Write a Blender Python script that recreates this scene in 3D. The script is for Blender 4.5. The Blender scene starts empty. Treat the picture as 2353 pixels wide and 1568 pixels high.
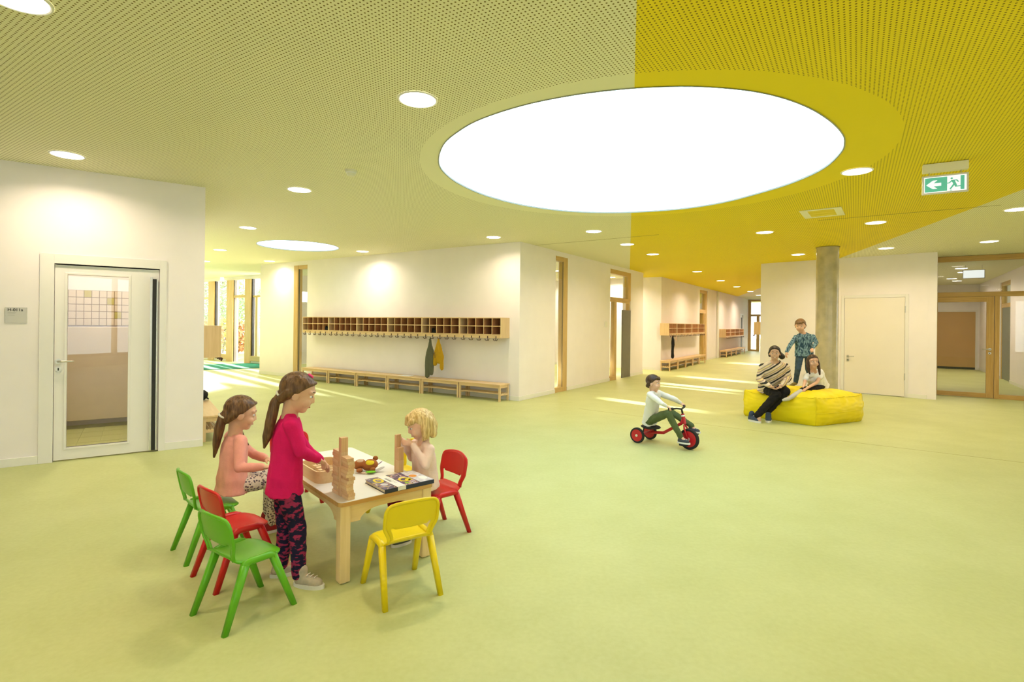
import bpy, bmesh, math, random
from mathutils import Vector, Matrix, noise
from mathutils.geometry import tessellate_polygon
import numpy as np

random.seed(7)
S = bpy.context.scene
COL = S.collection

# ---------------------------------------------------------------- camera
F, HY, CX, EYE = 1213.0, 743.0, 1176.5, 1.5      # focal length (px), horizon row, centre column, eye height
SH, KR = 0.0125, 0.85                            # horizon slope in the photograph, share taken by camera roll
CEIL = 3.075
cam_d = bpy.data.cameras.new('camera')
cam = bpy.data.objects.new('camera', cam_d)
COL.objects.link(cam)
cam_d.sensor_width = 36.0
cam_d.lens = 36.0 * F / 2353.0
cam_d.shift_y = -(784.0 - HY) / 2353.0
cam_d.clip_start = 0.05
cam_d.clip_end = 300
cam.matrix_world = Matrix.Translation((0, 0, EYE)) @ Matrix.Rotation(math.radians(90), 4, 'X') @ Matrix.Rotation(SH * KR, 4, 'Z')
S.camera = cam

# ---------------------------------------------------------------- light
w = bpy.data.worlds.new('overcast_sky')
S.world = w
w.use_nodes = True
bgn = w.node_tree.nodes['Background']
bgn.inputs[0].default_value = (0.90, 0.96, 1.0, 1)
bgn.inputs[1].default_value = 5.5
sun_d = bpy.data.lights.new('sun', 'SUN')
sun_d.energy = 60.0
sun_d.angle = math.radians(0.6)
sun_d.color = (1.0, 0.96, 0.91)
sun = bpy.data.objects.new('sun', sun_d)
COL.objects.link(sun)
TAU = 0.176
sun.rotation_euler = Vector((0.69, -0.72, -TAU)).to_track_quat('-Z', 'Y').to_euler()
S.view_settings.view_transform = 'Standard'
S.view_settings.look = 'None'
S.view_settings.gamma = 1.0
S.view_settings.use_curve_mapping = False
S.view_settings.exposure = 0.10
SKY_POWER = 2.35        # radiance of the luminous ceiling
LAMP_W = 15.0          # watts of one downlight
LAMP_COL = (1.0, 0.81, 0.58)

# ---------------------------------------------------------------- photo pixel -> place
def rect(x, y):
    return x + KR * SH * (y - HY), y - SH * (x - CX)
def G(x, y, z=0.0):
    "point on the horizontal plane at height z seen at photo pixel x, y"
    xr, yr = rect(x, y)
    d = F * (EYE - z) / (yr - HY)
    return Vector(((xr - CX) * d / F, d, z))
def P(x, y, d):
    "point at depth d along the pixel's ray"
    xr, yr = rect(x, y)
    return Vector(((xr - CX) * d / F, d, EYE - (yr - HY) * d / F))

# ---------------------------------------------------------------- helpers
def link(o, parent=None):
    COL.objects.link(o)
    if parent is not None:
        o.parent = parent
    return o
def tag(o, label=None, cat=None, group=None, kind=None):
    if label: o['label'] = label
    if cat: o['category'] = cat
    if group: o['group'] = group
    if kind: o['kind'] = kind
    return o
def thing(name, label, cat, loc=(0, 0, 0), rz=0.0, group=None):
    o = bpy.data.objects.new(name, None)
    o.empty_display_size = 0.1
    link(o)
    o.location = loc
    o.rotation_euler = (0, 0, rz)
    return tag(o, label, cat, group)
def struct(name, loc=(0, 0, 0), rz=0.0, label=None):
    o = bpy.data.objects.new(name, None)
    o.empty_display_size = 0.1
    link(o)
    o.location = loc
    o.rotation_euler = (0, 0, rz)
    return tag(o, label, None, None, 'structure')
def me_obj(name, me, mat, parent=None, loc=None, rot=None):
    o = bpy.data.objects.new(name, me)
    if mat is not None and len(me.materials) == 0:
        me.materials.append(mat)
    link(o, parent)
    if loc is not None: o.location = loc
    if rot is not None: o.rotation_euler = rot
    return o
def bm_obj(name, bm, mat, parent=None, smooth=False, loc=None, rot=None):
    bmesh.ops.recalc_face_normals(bm, faces=bm.faces)
    me = bpy.data.meshes.new(name)
    bm.to_mesh(me)
    bm.free()
    if smooth:
        me.polygons.foreach_set('use_smooth', [True] * len(me.polygons))
    return me_obj(name, me, mat, parent, loc, rot)
def smooth_by_angle(o, ang=40):
    me = o.data
    me.polygons.foreach_set('use_smooth', [True] * len(me.polygons))
    bm = bmesh.new(); bm.from_mesh(me)
    a = math.radians(ang)
    for e in bm.edges:
        if len(e.link_faces) == 2 and e.calc_face_angle() > a:
            e.smooth = False
    bm.to_mesh(me); bm.free()
    return o
def add_box(bm, lo, hi, bevel=0.0):
    lo = Vector(lo); hi = Vector(hi)
    r = bmesh.ops.create_cube(bm, size=1.0, matrix=Matrix.Translation((lo + hi) / 2) @ Matrix.Diagonal((hi - lo).to_4d()))
    if bevel > 0:
        es = list({e for v in r['verts'] for e in v.link_edges})
        bmesh.ops.bevel(bm, geom=es, offset=bevel, segments=2, affect='EDGES', profile=0.6)
def box(name, lo, hi, mat, parent=None, bevel=0.0):
    bm = bmesh.new()
    add_box(bm, lo, hi, bevel)
    return bm_obj(name, bm, mat, parent)
def add_cyl(bm, p, q, r1, r2=None, n=16, caps=True):
    p = Vector(p); q = Vector(q)
    r2 = r1 if r2 is None else r2
    d = q - p
    m = Matrix.Translation((p + q) / 2) @ d.to_track_quat('Z', 'Y').to_matrix().to_4x4()
    bmesh.ops.create_cone(bm, cap_ends=caps, segments=n, radius1=r1, radius2=r2, depth=d.length, matrix=m)
def cyl(name, p, q, r, mat, parent=None, r2=None, n=16, smooth=True):
    bm = bmesh.new()
    add_cyl(bm, p, q, r, r2, n)
    o = bm_obj(name, bm, mat, parent)
    if smooth: smooth_by_angle(o)
    return o
def add_tube(bm, pts, rad, n=8):
    "swept tube through pts; rad is a number or a list"
    pts = [Vector(p) for p in pts]
    if not hasattr(rad, '__len__'): rad = [rad] * len(pts)
    rings = []
    ref = Vector((0, 0, 1))
    for i, p in enumerate(pts):
        t = (pts[min(i + 1, len(pts) - 1)] - pts[max(i - 1, 0)]).normalized()
        if i == 0:
            a = t.cross(ref)
            if a.length < 0.1: a = t.cross(Vector((1, 0, 0)))
            a.normalize()
        else:
            a = (a - t * a.dot(t)).normalized()
        b = t.cross(a)
        rings.append([bm.verts.new(p + (a * math.cos(2 * math.pi * k / n) + b * math.sin(2 * math.pi * k / n)) * rad[i]) for k in range(n)])
    for i in range(len(rings) - 1):
        for k in range(n):
            bm.faces.new((rings[i][k], rings[i][(k + 1) % n], rings[i + 1][(k + 1) % n], rings[i + 1][k]))
    bm.faces.new(rings[0][::-1]); bm.faces.new(rings[-1])
def tube(name, pts, rad, mat, parent=None, n=8):
    bm = bmesh.new()
    add_tube(bm, pts, rad, n)
    return bm_obj(name, bm, mat, parent, smooth=True)
def add_prism(bm, poly, z0, z1):
    lo = [bm.verts.new((p[0], p[1], z0)) for p in poly]
    hi = [bm.verts.new((p[0], p[1], z1)) for p in poly]
    n = len(poly)
    bm.faces.new(lo[::-1]); bm.faces.new(hi)
    for i in range(n):
        bm.faces.new((lo[i], lo[(i + 1) % n], hi[(i + 1) % n], hi[i]))
def prism(name, poly, z0, z1, mat, parent=None):
    bm = bmesh.new()
    add_prism(bm, poly, z0, z1)
    return bm_obj(name, bm, mat, parent)
def copy_tree(o, parent=None):
    c = o.copy(); COL.objects.link(c); c.parent = parent
    for ch in list(o.children):
        copy_tree(ch, c)
    return c
ORD = ['first', 'second', 'third', 'fourth', 'fifth', 'sixth', 'seventh', 'eighth', 'ninth', 'tenth', 'eleventh', 'twelfth', 'thirteenth', 'fourteenth', 'fifteenth']

# ---------------------------------------------------------------- materials
def new_mat(name):
    m = bpy.data.materials.new(name)
    m.use_nodes = True
    nt = m.node_tree
    return m, nt, nt.nodes['Principled BSDF']
def plain(name, col, rough=0.5, spec=0.4, var=0.0, scale=8.0, metal=0.0, bump=0.0, bscale=60.0, coat=0.0):
    m, nt, b = new_mat(name)
    b.inputs['Roughness'].default_value = rough
    b.inputs['Specular IOR Level'].default_value = spec
    b.inputs['Metallic'].default_value = metal
    b.inputs['Coat Weight'].default_value = coat
    tc = nt.nodes.new('ShaderNodeTexCoord')
    if var > 0:
        nz = nt.nodes.new('ShaderNodeTexNoise'); nz.inputs['Scale'].default_value = scale; nz.inputs['Detail'].default_value = 4
        nt.links.new(tc.outputs['Object'], nz.inputs['Vector'])
        cr = nt.nodes.new('ShaderNodeValToRGB')
        cr.color_ramp.elements[0].color = tuple(max(0, c * (1 - var)) for c in col) + (1,)
        cr.color_ramp.elements[1].color = tuple(min(1, c * (1 + var)) for c in col) + (1,)
        cr.color_ramp.elements[0].position = 0.3; cr.color_ramp.elements[1].position = 0.7
        nt.links.new(nz.outputs['Fac'], cr.inputs['Fac'])
        nt.links.new(cr.outputs['Color'], b.inputs['Base Color'])
    else:
        b.inputs['Base Color'].default_value = tuple(col) + (1,)
    if bump > 0:
        n2 = nt.nodes.new('ShaderNodeTexNoise'); n2.inputs['Scale'].default_value = bscale; n2.inputs['Detail'].default_value = 3
        nt.links.new(tc.outputs['Object'], n2.inputs['Vector'])
        bp = nt.nodes.new('ShaderNodeBump'); bp.inputs['Strength'].default_value = bump; bp.inputs['Distance'].default_value = 0.01
        nt.links.new(n2.outputs['Fac'], bp.inputs['Height'])
        nt.links.new(bp.outputs['Normal'], b.inputs['Normal'])
    return m
def wood(name, c1, c2, axis='X', scale=1.0, rough=0.42):
    m, nt, b = new_mat(name)
    tc = nt.nodes.new('ShaderNodeTexCoord')
    mp = nt.nodes.new('ShaderNodeMapping')
    sc = [22 * scale] * 3
    sc['XYZ'.index(axis)] = 1.6 * scale
    mp.inputs['Scale'].default_value = sc
    nz = nt.nodes.new('ShaderNodeTexNoise'); nz.inputs['Scale'].default_value = 1.6; nz.inputs['Detail'].default_value = 5; nz.inputs['Distortion'].default_value = 0.4
    cr = nt.nodes.new('ShaderNodeValToRGB')
    cr.color_ramp.elements[0].color = tuple(c1) + (1,); cr.color_ramp.elements[1].color = tuple(c2) + (1,)
    cr.color_ramp.elements[0].position = 0.32; cr.color_ramp.elements[1].position = 0.68
    nt.links.new(tc.outputs['Object'], mp.inputs['Vector'])
    nt.links.new(mp.outputs['Vector'], nz.inputs['Vector'])
    nt.links.new(nz.outputs['Fac'], cr.inputs['Fac'])
    nt.links.new(cr.outputs['Color'], b.inputs['Base Color'])
    bp = nt.nodes.new('ShaderNodeBump'); bp.inputs['Strength'].default_value = 0.08; bp.inputs['Distance'].default_value = 0.002
    nt.links.new(nz.outputs['Fac'], bp.inputs['Height']); nt.links.new(bp.outputs['Normal'], b.inputs['Normal'])
    b.inputs['Roughness'].default_value = rough
    b.inputs['Specular IOR Level'].default_value = 0.35
    return m
def emit(name, col, power, base=(0.8, 0.8, 0.8)):
    m, nt, b = new_mat(name)
    b.inputs['Base Color'].default_value = tuple(base) + (1,)
    b.inputs['Emission Color'].default_value = tuple(col) + (1,)
    b.inputs['Emission Strength'].default_value = power
    return m
def glass(name, tint=(0.96, 0.98, 0.97), ior=1.5):
    m = bpy.data.materials.new(name); m.use_nodes = True
    nt = m.node_tree
    nt.nodes.remove(nt.nodes['Principled BSDF'])
    out = nt.nodes['Material Output']
    tr = nt.nodes.new('ShaderNodeBsdfTransparent'); tr.inputs[0].default_value = tuple(tint) + (1,)
    gl = nt.nodes.new('ShaderNodeBsdfGlossy'); gl.inputs['Roughness'].default_value = 0.01
    lw = nt.nodes.new('ShaderNodeLayerWeight'); lw.inputs['Blend'].default_value = 0.5
    pw_ = nt.nodes.new('ShaderNodeMath'); pw_.operation = 'POWER'; pw_.inputs[1].default_value = 5.0
    ad = nt.nodes.new('ShaderNodeMath'); ad.operation = 'MULTIPLY_ADD'; ad.inputs[1].default_value = 0.9; ad.inputs[2].default_value = 0.03
    mx = nt.nodes.new('ShaderNodeMixShader')
    nt.links.new(lw.outputs['Facing'], pw_.inputs[0]); nt.links.new(pw_.outputs[0], ad.inputs[0]); nt.links.new(ad.outputs[0], mx.inputs[0])
    nt.links.new(tr.outputs[0], mx.inputs[1]); nt.links.new(gl.outputs[0], mx.inputs[2])
    nt.links.new(mx.outputs[0], out.inputs['Surface'])
    return m
M = {}
M['wall'] = plain('white_wall_paint', (0.925, 0.862, 0.872), 0.75, 0.2, var=0.015, scale=3, bump=0.05, bscale=180)
M['skirt'] = plain('white_skirting', (0.86, 0.84, 0.79), 0.45, 0.4, var=0.01)
M['doorpaint'] = plain('white_door_lacquer', (0.86, 0.83, 0.81), 0.4, 0.4, var=0.012, scale=2)
M['steel'] = plain('brushed_steel', (0.62, 0.60, 0.54), 0.3, 0.5, var=0.08, scale=40, metal=0.9)
M['alu'] = plain('light_aluminium', (0.72, 0.72, 0.68), 0.35, 0.5, metal=0.6, var=0.04, scale=30)
M['black'] = plain('black_plastic', (0.02, 0.02, 0.018), 0.5, 0.4, var=0.2, scale=20)
M['grey'] = plain('grey_panel', (0.16, 0.15, 0.12), 0.5, 0.4, var=0.05)
M['glass'] = glass('clear_glass')
M['oak'] = wood('oak_frame', (0.55, 0.36, 0.13), (0.66, 0.45, 0.19), 'Z')
M['oakh'] = wood('oak_frame_level', (0.55, 0.36, 0.13), (0.66, 0.45, 0.19), 'X')
M['oakd'] = wood('brown_oak_frame', (0.48, 0.29, 0.08), (0.58, 0.37, 0.12), 'Z')
M['oakdh'] = wood('brown_oak_frame_level', (0.48, 0.29, 0.08), (0.58, 0.37, 0.12), 'X')
M['beech'] = wood('beech_board', (0.72, 0.50, 0.26), (0.80, 0.58, 0.33), 'X')
M['beechz'] = wood('beech_post', (0.70, 0.49, 0.25), (0.79, 0.58, 0.33), 'Z')
M['beechdark'] = wood('beech_compartment_shade', (0.46, 0.20, 0.08), (0.54, 0.26, 0.11), 'X')  # compartment shade and warm bounce put into the beech colour
M['hook'] = plain('dark_brown_hook', (0.07, 0.025, 0.015), 0.35, 0.5, var=0.1)
M['concrete'] = plain('varnished_concrete', (0.52, 0.46, 0.31), 0.22, 0.5, var=0.16, scale=5, bump=0.05, bscale=25)

def floor_mat():
    m, nt, b = new_mat('yellow_green_linoleum')
    tc = nt.nodes.new('ShaderNodeTexCoord')
    n1 = nt.nodes.new('ShaderNodeTexNoise'); n1.inputs['Scale'].default_value = 1.6; n1.inputs['Detail'].default_value = 8; n1.inputs['Roughness'].default_value = 0.62
    n2 = nt.nodes.new('ShaderNodeTexNoise'); n2.inputs['Scale'].default_value = 34; n2.inputs['Detail'].default_value = 5
    mx = nt.nodes.new('ShaderNodeMix'); mx.data_type = 'FLOAT'; mx.inputs[0].default_value = 0.35
    cr = nt.nodes.new('ShaderNodeValToRGB')
    cr.color_ramp.elements[0].color = (0.480, 0.515, 0.215, 1); cr.color_ramp.elements[1].color = (0.555, 0.592, 0.275, 1)
    cr.color_ramp.elements[0].position = 0.36; cr.color_ramp.elements[1].position = 0.64
    nt.links.new(tc.outputs['Object'], n1.inputs['Vector']); nt.links.new(tc.outputs['Object'], n2.inputs['Vector'])
    nt.links.new(n1.outputs['Fac'], mx.inputs[2]); nt.links.new(n2.outputs['Fac'], mx.inputs[3])
    nt.links.new(mx.outputs[0], cr.inputs['Fac']); nt.links.new(cr.outputs['Color'], b.inputs['Base Color'])
    b.inputs['Roughness'].default_value = 0.46
    b.inputs['Specular IOR Level'].default_value = 0.32
    bp = nt.nodes.new('ShaderNodeBump'); bp.inputs['Strength'].default_value = 0.06; bp.inputs['Distance'].default_value = 0.004
    nt.links.new(n1.outputs['Fac'], bp.inputs['Height']); nt.links.new(bp.outputs['Normal'], b.inputs['Normal'])
    return m
M['floor'] = floor_mat()

A = Vector((-0.838, 0.5457)).normalized()         # direction of the coat-hook wall, away to the left
B = Vector((-A.y, A.x)) * -1                      # direction of the side wall, away to the right
SKY_C, SKY_R = Vector((1.28, 5.47)), 2.0
# painted edges of the yellow band on the ceiling, as lines x = p + q*y
def cpt(x, y): return G(x, y, CEIL)
_e1, _e2 = cpt(1463, 0), cpt(1447, 628)
_f1, _f2 = cpt(2353, 437), cpt(1935, 593)
Q1 = (_e2.x - _e1.x) / (_e2.y - _e1.y); P1 = _e1.x - Q1 * _e1.y
Q2 = (_f2.x - _f1.x) / (_f2.y - _f1.y); P2 = _f1.x - Q2 * _f1.y
def ceil_mat():
    m, nt, b = new_mat('perforated_ceiling_board')
    N, L = nt.nodes, nt.links
    tc = N.new('ShaderNodeTexCoord'); sp = N.new('ShaderNodeSeparateXYZ')
    L.new(tc.outputs['Object'], sp.inputs[0])
    X, Y = sp.outputs[0], sp.outputs[1]
    def ma(op, a, b_=None, c=None):
        n = N.new('ShaderNodeMath'); n.operation = op
        for i, v in enumerate((a, b_, c)):
            if v is None: continue
            if isinstance(v, (int, float)): n.inputs[i].default_value = v
            else: L.new(v, n.inputs[i])
        return n.outputs[0]
    # yellow painted band
    y1 = ma('GREATER_THAN', ma('SUBTRACT', X, ma('MULTIPLY_ADD', Y, Q1, P1)), 0.0)
    y2 = ma('LESS_THAN', ma('SUBTRACT', X, ma('MULTIPLY_ADD', Y, Q2, P2)), 0.0)
    yel = ma('MULTIPLY', y1, y2)
    # holes on a 25 mm grid along the building's axes
    pu = ma('ADD', ma('MULTIPLY', X, A.x), ma('MULTIPLY', Y, A.y))
    pv = ma('ADD', ma('MULTIPLY', X, B.x), ma('MULTIPLY', Y, B.y))
    fu = ma('SUBTRACT', ma('FRACT', ma('MULTIPLY', pu, 40.0)), 0.5)
    fv = ma('SUBTRACT', ma('FRACT', ma('MULTIPLY', pv, 40.0)), 0.5)
    r = ma('SQRT', ma('ADD', ma('MULTIPLY', fu, fu), ma('MULTIPLY', fv, fv)))
    hole = ma('LESS_THAN', r, 0.21)
    # plain margin round the luminous ceiling, along the coat wall and its corner
    dx = ma('SUBTRACT', X, SKY_C.x); dy = ma('SUBTRACT', Y, SKY_C.y)
    dist = ma('SQRT', ma('ADD', ma('MULTIPLY', dx, dx), ma('MULTIPLY', dy, dy)))
    keep = ma('GREATER_THAN', dist, SKY_R + 0.22)
    hole = ma('MULTIPLY', hole, keep)
    nz = N.new('ShaderNodeTexNoise'); nz.inputs['Scale'].default_value = 1.2; nz.inputs['Detail'].default_value = 3
    L.new(tc.outputs['Object'], nz.inputs['Vector'])
    def mixc(fac, a, b_):
        n = N.new('ShaderNodeMix'); n.data_type = 'RGBA'
        for sock, v in ((n.inputs[0], fac), (n.inputs[6], a), (n.inputs[7], b_)):
            if isinstance(v, tuple): sock.default_value = v
            else: L.new(v, sock)
        return n.outputs[2]
    pale = mixc(nz.outputs['Fac'], (0.88, 0.85, 0.62, 1), (0.91, 0.88, 0.65, 1))
    yl = mixc(nz.outputs['Fac'], (0.90, 0.70, 0.014, 1), (0.93, 0.73, 0.022, 1))
    base = mixc(yel, pale, yl)
    dark = mixc(yel, (0.22, 0.16, 0.04, 1), (0.26, 0.16, 0.004, 1))  # shade inside the holes put into the colour
    L.new(mixc(hole, base, dark), b.inputs['Base Color'])
    bp = N.new('ShaderNodeBump'); bp.inputs['Strength'].default_value = 0.3; bp.inputs['Distance'].default_value = 0.004; bp.invert = True
    L.new(hole, bp.inputs['Height']); L.new(bp.outputs['Normal'], b.inputs['Normal'])
    b.inputs['Roughness'].default_value = 0.7; b.inputs['Specular IOR Level'].default_value = 0.2
    return m
M['ceiling'] = ceil_mat()
M['skylight'] = emit('luminous_membrane', (0.66, 0.97, 1.20), SKY_POWER)
M['lamp'] = emit('lamp_diffuser', (1.0, 0.93, 0.82), 12.0)

# ================================================================ the setting
class Wall:
    def __init__(s, p0, d):
        s.p = Vector((p0[0], p0[1])); s.d = Vector((d[0], d[1])).normalized()
        s.n = Vector((s.d.y, -s.d.x))                      # towards the room
        s.rz = math.atan2(s.d.y, s.d.x)
    def T(s, x, y, off=0.0):
        "pixel -> (distance along the wall, height) on the plane standing off in front of the wall"
        xr, yr = rect(x, y)
        m = (xr - CX) / F
        p = s.p + s.n * off
        t = (m * p.y - p.x) / (s.d.x - m * s.d.y)
        Y = p.y + t * s.d.y
        return t, EYE - (yr - HY) * Y / F
    def at(s, t, off=0.0, z=0.0):
        q = s.p + s.d * t + s.n * off
        return Vector((q.x, q.y, z))
    def build(s, name, t0, t1, z0=0.0, z1=CEIL, thick=0.2, openings=(), mat=None, skirt=True, skirt_skip=(), label=None):
        root = struct(name, (s.p.x, s.p.y, 0), s.rz, label)
        ts = sorted({t0, t1} | {v for o in openings for v in o[:2]})
        zs = sorted({z0, z1} | {v for o in openings for v in o[2:4]})
        bm = bmesh.new()
        k = 0
        for a, b in zip(ts, ts[1:]):
            # merge cells vertically between openings
            run = None
            for c, e in zip(zs, zs[1:]):
                ct, cz = (a + b) / 2, (c + e) / 2
                hole = any(o[0] < ct < o[1] and o[2] < cz < o[3] for o in openings)
                if hole:
                    if run: add_box(bm, (a, 0, run[0]), (b, thick, run[1])); run = None
                else:
                    run = (run[0], e) if run else (c, e)
            if run: add_box(bm, (a, 0, run[0]), (b, thick, run[1]))
        bmesh.ops.remove_doubles(bm, verts=bm.verts, dist=1e-5)
        bm_obj('plaster', bm, mat or M['wall'], root)
        if skirt:
            cuts = sorted([(o[0], o[1]) for o in openings if o[2] <= 0.05] + list(skirt_skip))
            x = t0
            for c in cuts + [(t1, t1)]:
                if c[0] - x > 0.02:
                    box('skirting', (x, -0.014, 0.0), (c[0], 0.0, 0.085), M['skirt'], root, 0.003)
                x = max(x, c[1])
        return root

# ---- floor
def poly_plane(name, pts, z, mat, label=None):
    me = bpy.data.meshes.new(name)
    me.from_pydata([(p[0], p[1], z) for p in pts], [], [list(range(len(pts)))])
    o = me_obj(name, me, mat)
    return tag(o, label, None, None, 'structure')

wl_a, wl_b = G(0, 1073.8), G(466, 1024.0)
WL = Wall((wl_b.x, wl_b.y), (wl_b.x - wl_a.x, wl_b.y - wl_a.y))       # wall with the washroom door, t <= 0
c0 = G(1192, 922.0)
C0 = Vector((c0.x, c0.y))
WC = Wall(C0, -A)                                                     # coat-hook wall, t <= 0
WS = Wall(C0, B)                                                      # side wall going back to the right
cb = G(1517.9, 852.2)
CB = Vector((cb.x, cb.y))
WB = Wall(CB, B)                                                      # corridor wall with shelves
WBF = Wall(CB, -A)                                                    # its short end face, t <= 0
WR = Wall((8.70, 11.05), (0.716, -0.698))                             # wall with the white door, t <= 0
WG = Wall((9.36, 11.86), (0.82, -0.572))                              # glazed partition
LR = Vector((-WL.d.y, WL.d.x))                                        # return of the left wall, away from the viewer

FLOOR_PTS = [(-26, -6), (24, -6), (24, 48), (-26, 48)]
facade1_a, facade1_b = G(461, 823.7), G(594, 838.4)
fd = Vector((facade1_b.x - facade1_a.x, facade1_b.y - facade1_a.y)).normalized()
WF = Wall((facade1_a.x, facade1_a.y), -A)                             # garden front behind the rug
f_right = WF.T(640, 840)[0]
FQ = WF.at(f_right)
WF2 = Wall((FQ.x, FQ.y), B)                                           # garden front beyond the coat wall
fl = poly_plane('floor', [(-15.5, -6), (15, -6), (18, 9), (24, 24), (17, 36), tuple(WF2.at(29))[:2], (FQ.x, FQ.y), tuple(WF.at(-8))[:2], (-19, 12)], 0.0, M['floor'])

# ---- ceiling: one sheet with the two round openings cut out
def spline(pts, n=4):
    out = []
    k = len(pts)
    for i in range(k):
        p0, p1, p2, p3 = pts[i - 1], pts[i], pts[(i + 1) % k], pts[(i + 2) % k]
        for j in range(n):
            t = j / n
            out.append(0.5 * ((2 * p1) + (p2 - p0) * t + (2 * p0 - 5 * p1 + 4 * p2 - p3) * t * t + (3 * p1 - p0 - 3 * p2 + p3) * t ** 3))
    return out
sky_px = [(1009, 373), (1020, 332), (1060, 298), (1110, 272), (1200, 243), (1300, 222), (1400, 208.5), (1490, 201.5), (1590, 199.5), (1690, 206),
          (1760, 217), (1820, 234), (1870, 256), (1910, 283), (1934, 309), (1939, 327), (1932, 351), (1893, 388), (1830, 418),
          (1760, 441), (1660, 467), (1560, 482), (1450, 489), (1370, 489.5), (1290, 485), (1200, 472), (1120, 451), (1060, 425), (1025, 400)]
sky_pts = spline([cpt(*p) for p in sky_px], 4)
sc2 = cpt(686.5, 565)
sky2_pts = [Vector((sc2.x + 0.80 * math.cos(t), sc2.y + 0.80 * math.sin(t), CEIL)) for t in [2 * math.pi * i / 64 for i in range(64)]]
def ceiling():
    bm = bmesh.new()
    edges = []
    def loop(pts):
        vs = [bm.verts.new((p[0], p[1], CEIL)) for p in pts]
        for i in range(len(vs)):
            edges.append(bm.edges.new((vs[i], vs[(i + 1) % len(vs)])))
    loop([(-15.5, -6), (15, -6), (18, 9), (24, 24), (17, 36), tuple(WF2.at(29, -0.3))[:2], tuple(WF.at(f_right, -0.3))[:2], tuple(WF.at(-8, -0.3))[:2], (-19, 12)])
    loop(sky_pts); loop(sky2_pts)
    bmesh.ops.triangle_fill(bm, edges=edges, use_beauty=True)
    for f in bm.faces:
        if f.normal.z > 0: f.normal_flip()
    me = bpy.data.meshes.new('ceiling'); bm.to_mesh(me); bm.free()
    o = me_obj('ceiling', me, M['ceiling'])
    return tag(o, None, None, None, 'structure')
ceil_o = ceiling()
# roof slab above so that no daylight leaks in from the top
rf = prism('roof_slab', [(-15.7, -6.2), (15.2, -6.2), (18.2, 9), (24.2, 24), (17, 36.2), tuple(WF2.at(29, -0.3))[:2], tuple(WF.at(f_right, -0.3))[:2], tuple(WF.at(-8, -0.3))[:2], (-19.2, 12)], CEIL + 0.35, CEIL + 0.45, M['concrete'])
tag(rf, None, None, None, 'structure')
# thin shadow gap across the boards and floor seam
M['gap'] = plain('shadow_gap', (0.30, 0.24, 0.06), 0.8, 0.1)
def strip(name, a, b, wdt, z, mat, parent, th=0.002):
    d = (b - a).normalized(); n = Vector((-d.y, d.x, 0)) * wdt / 2
    bm = bmesh.new()
    add_prism(bm, [(a - n), (b - n), (b + n), (a + n)], z, z + th)
    return bm_obj(name, bm, mat, parent)
strip('joint', cpt(1200, 566.5), cpt(1514, 540), 0.012, CEIL - 0.0025, M['gap'], ceil_o)
strip('joint', cpt(1880, 508), cpt(2300, 473.5), 0.012, CEIL - 0.0025, M['gap'], ceil_o)
M['seam'] = plain('floor_seam', (0.30, 0.27, 0.07), 0.6, 0.2)
strip('seam', G(1330, 940), G(1660, 982), 0.006, -0.001, M['seam'], fl)
strip('seam', G(1660, 982), G(2353, 1066), 0.006, -0.001, M['seam'], fl)

# ---- luminous ceilings (opal membrane under the rooflights)
M['rim'] = plain('grey_rim', (0.36, 0.37, 0.33), 0.5, 0.4)
def skylight(name, pts, label):
    bm = bmesh.new()
    vs = [bm.verts.new((p.x, p.y, CEIL + 0.012)) for p in pts]
    f = bm.faces.new(vs)
    bmesh.ops.triangulate(bm, faces=[f])
    root = thing(name, label, 'skylight', (0, 0, 0))
    o = bm_obj('membrane', bm, M['skylight'], root)
    bm = bmesh.new()
    n = len(pts)
    c = sum(pts, Vector()) / n
    lo, hi, lo2 = [], [], []
    for p in pts:
        q = p + (p - c).normalized() * 0.012
        lo.append(bm.verts.new((p.x, p.y, CEIL - 0.004))); hi.append(bm.verts.new((p.x, p.y, CEIL + 0.014))); lo2.append(bm.verts.new((q.x, q.y, CEIL - 0.004)))
    for i in range(n):
        j = (i + 1) % n
        bm.faces.new((lo[i], lo[j], hi[j], hi[i])); bm.faces.new((lo2[i], lo2[j], lo[j], lo[i]))
    bm_obj('rim', bm, M['rim'], root)
    return root
skylight('ceiling_skylight', sky_pts, 'huge round glowing white skylight in the perforated ceiling across both ceiling colours')
skylight('ceiling_skylight', sky2_pts, 'small round glowing white skylight in the ceiling left of the long coat shelf')

# ---- left wall with washroom door
d1 = [WL.T(92.3, 579)[0], WL.T(383.3, 598)[0]]
leaf0, leaf1 = WL.T(120.5, 1059)[0], WL.T(354, 1035)[0]
fr_z = WL.T(92.3, 579)[1]; leaf_z = WL.T(120.5, 603)[1]
in1 = WL.T(363, 1034)[0]
wl_root = WL.build('wall_left', -9.5, 0.0, openings=[(leaf0, in1, 0.0, leaf_z)], thick=0.16, skirt_skip=[(d1[0], d1[1])])
dr = struct('door_1', (WL.p.x, WL.p.y, 0), WL.rz)
bm = bmesh.new()
add_box(bm, (d1[0], -0.016, 0), (leaf0, 0.17, fr_z), 0.002); add_box(bm, (in1, -0.016, 0), (d1[1], 0.17, fr_z), 0.002); add_box(bm, (leaf0, -0.016, leaf_z), (in1, 0.17, fr_z), 0.002)
bm_obj('door_frame', bm, M['doorpaint'], dr)
g0, gz1 = WL.T(155.5, 629); g1, gz0 = WL.T(292, 1017)
gz0 = WL.T(156, 1027)[1]
bm = bmesh.new()
lz = leaf_z - 0.012
add_box(bm, (leaf0 + 0.004, 0.012, 0.012), (g0, 0.055, lz)); add_box(bm, (g1, 0.012, 0.012), (in1 - 0.004, 0.055, lz))
add_box(bm, (g0, 0.012, 0.012), (g1, 0.055, gz0)); add_box(bm, (g0, 0.012, gz1), (g1, 0.055, lz))
leaf = bm_obj('door_leaf', bm, M['doorpaint'], dr)
bm = bmesh.new()
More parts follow.
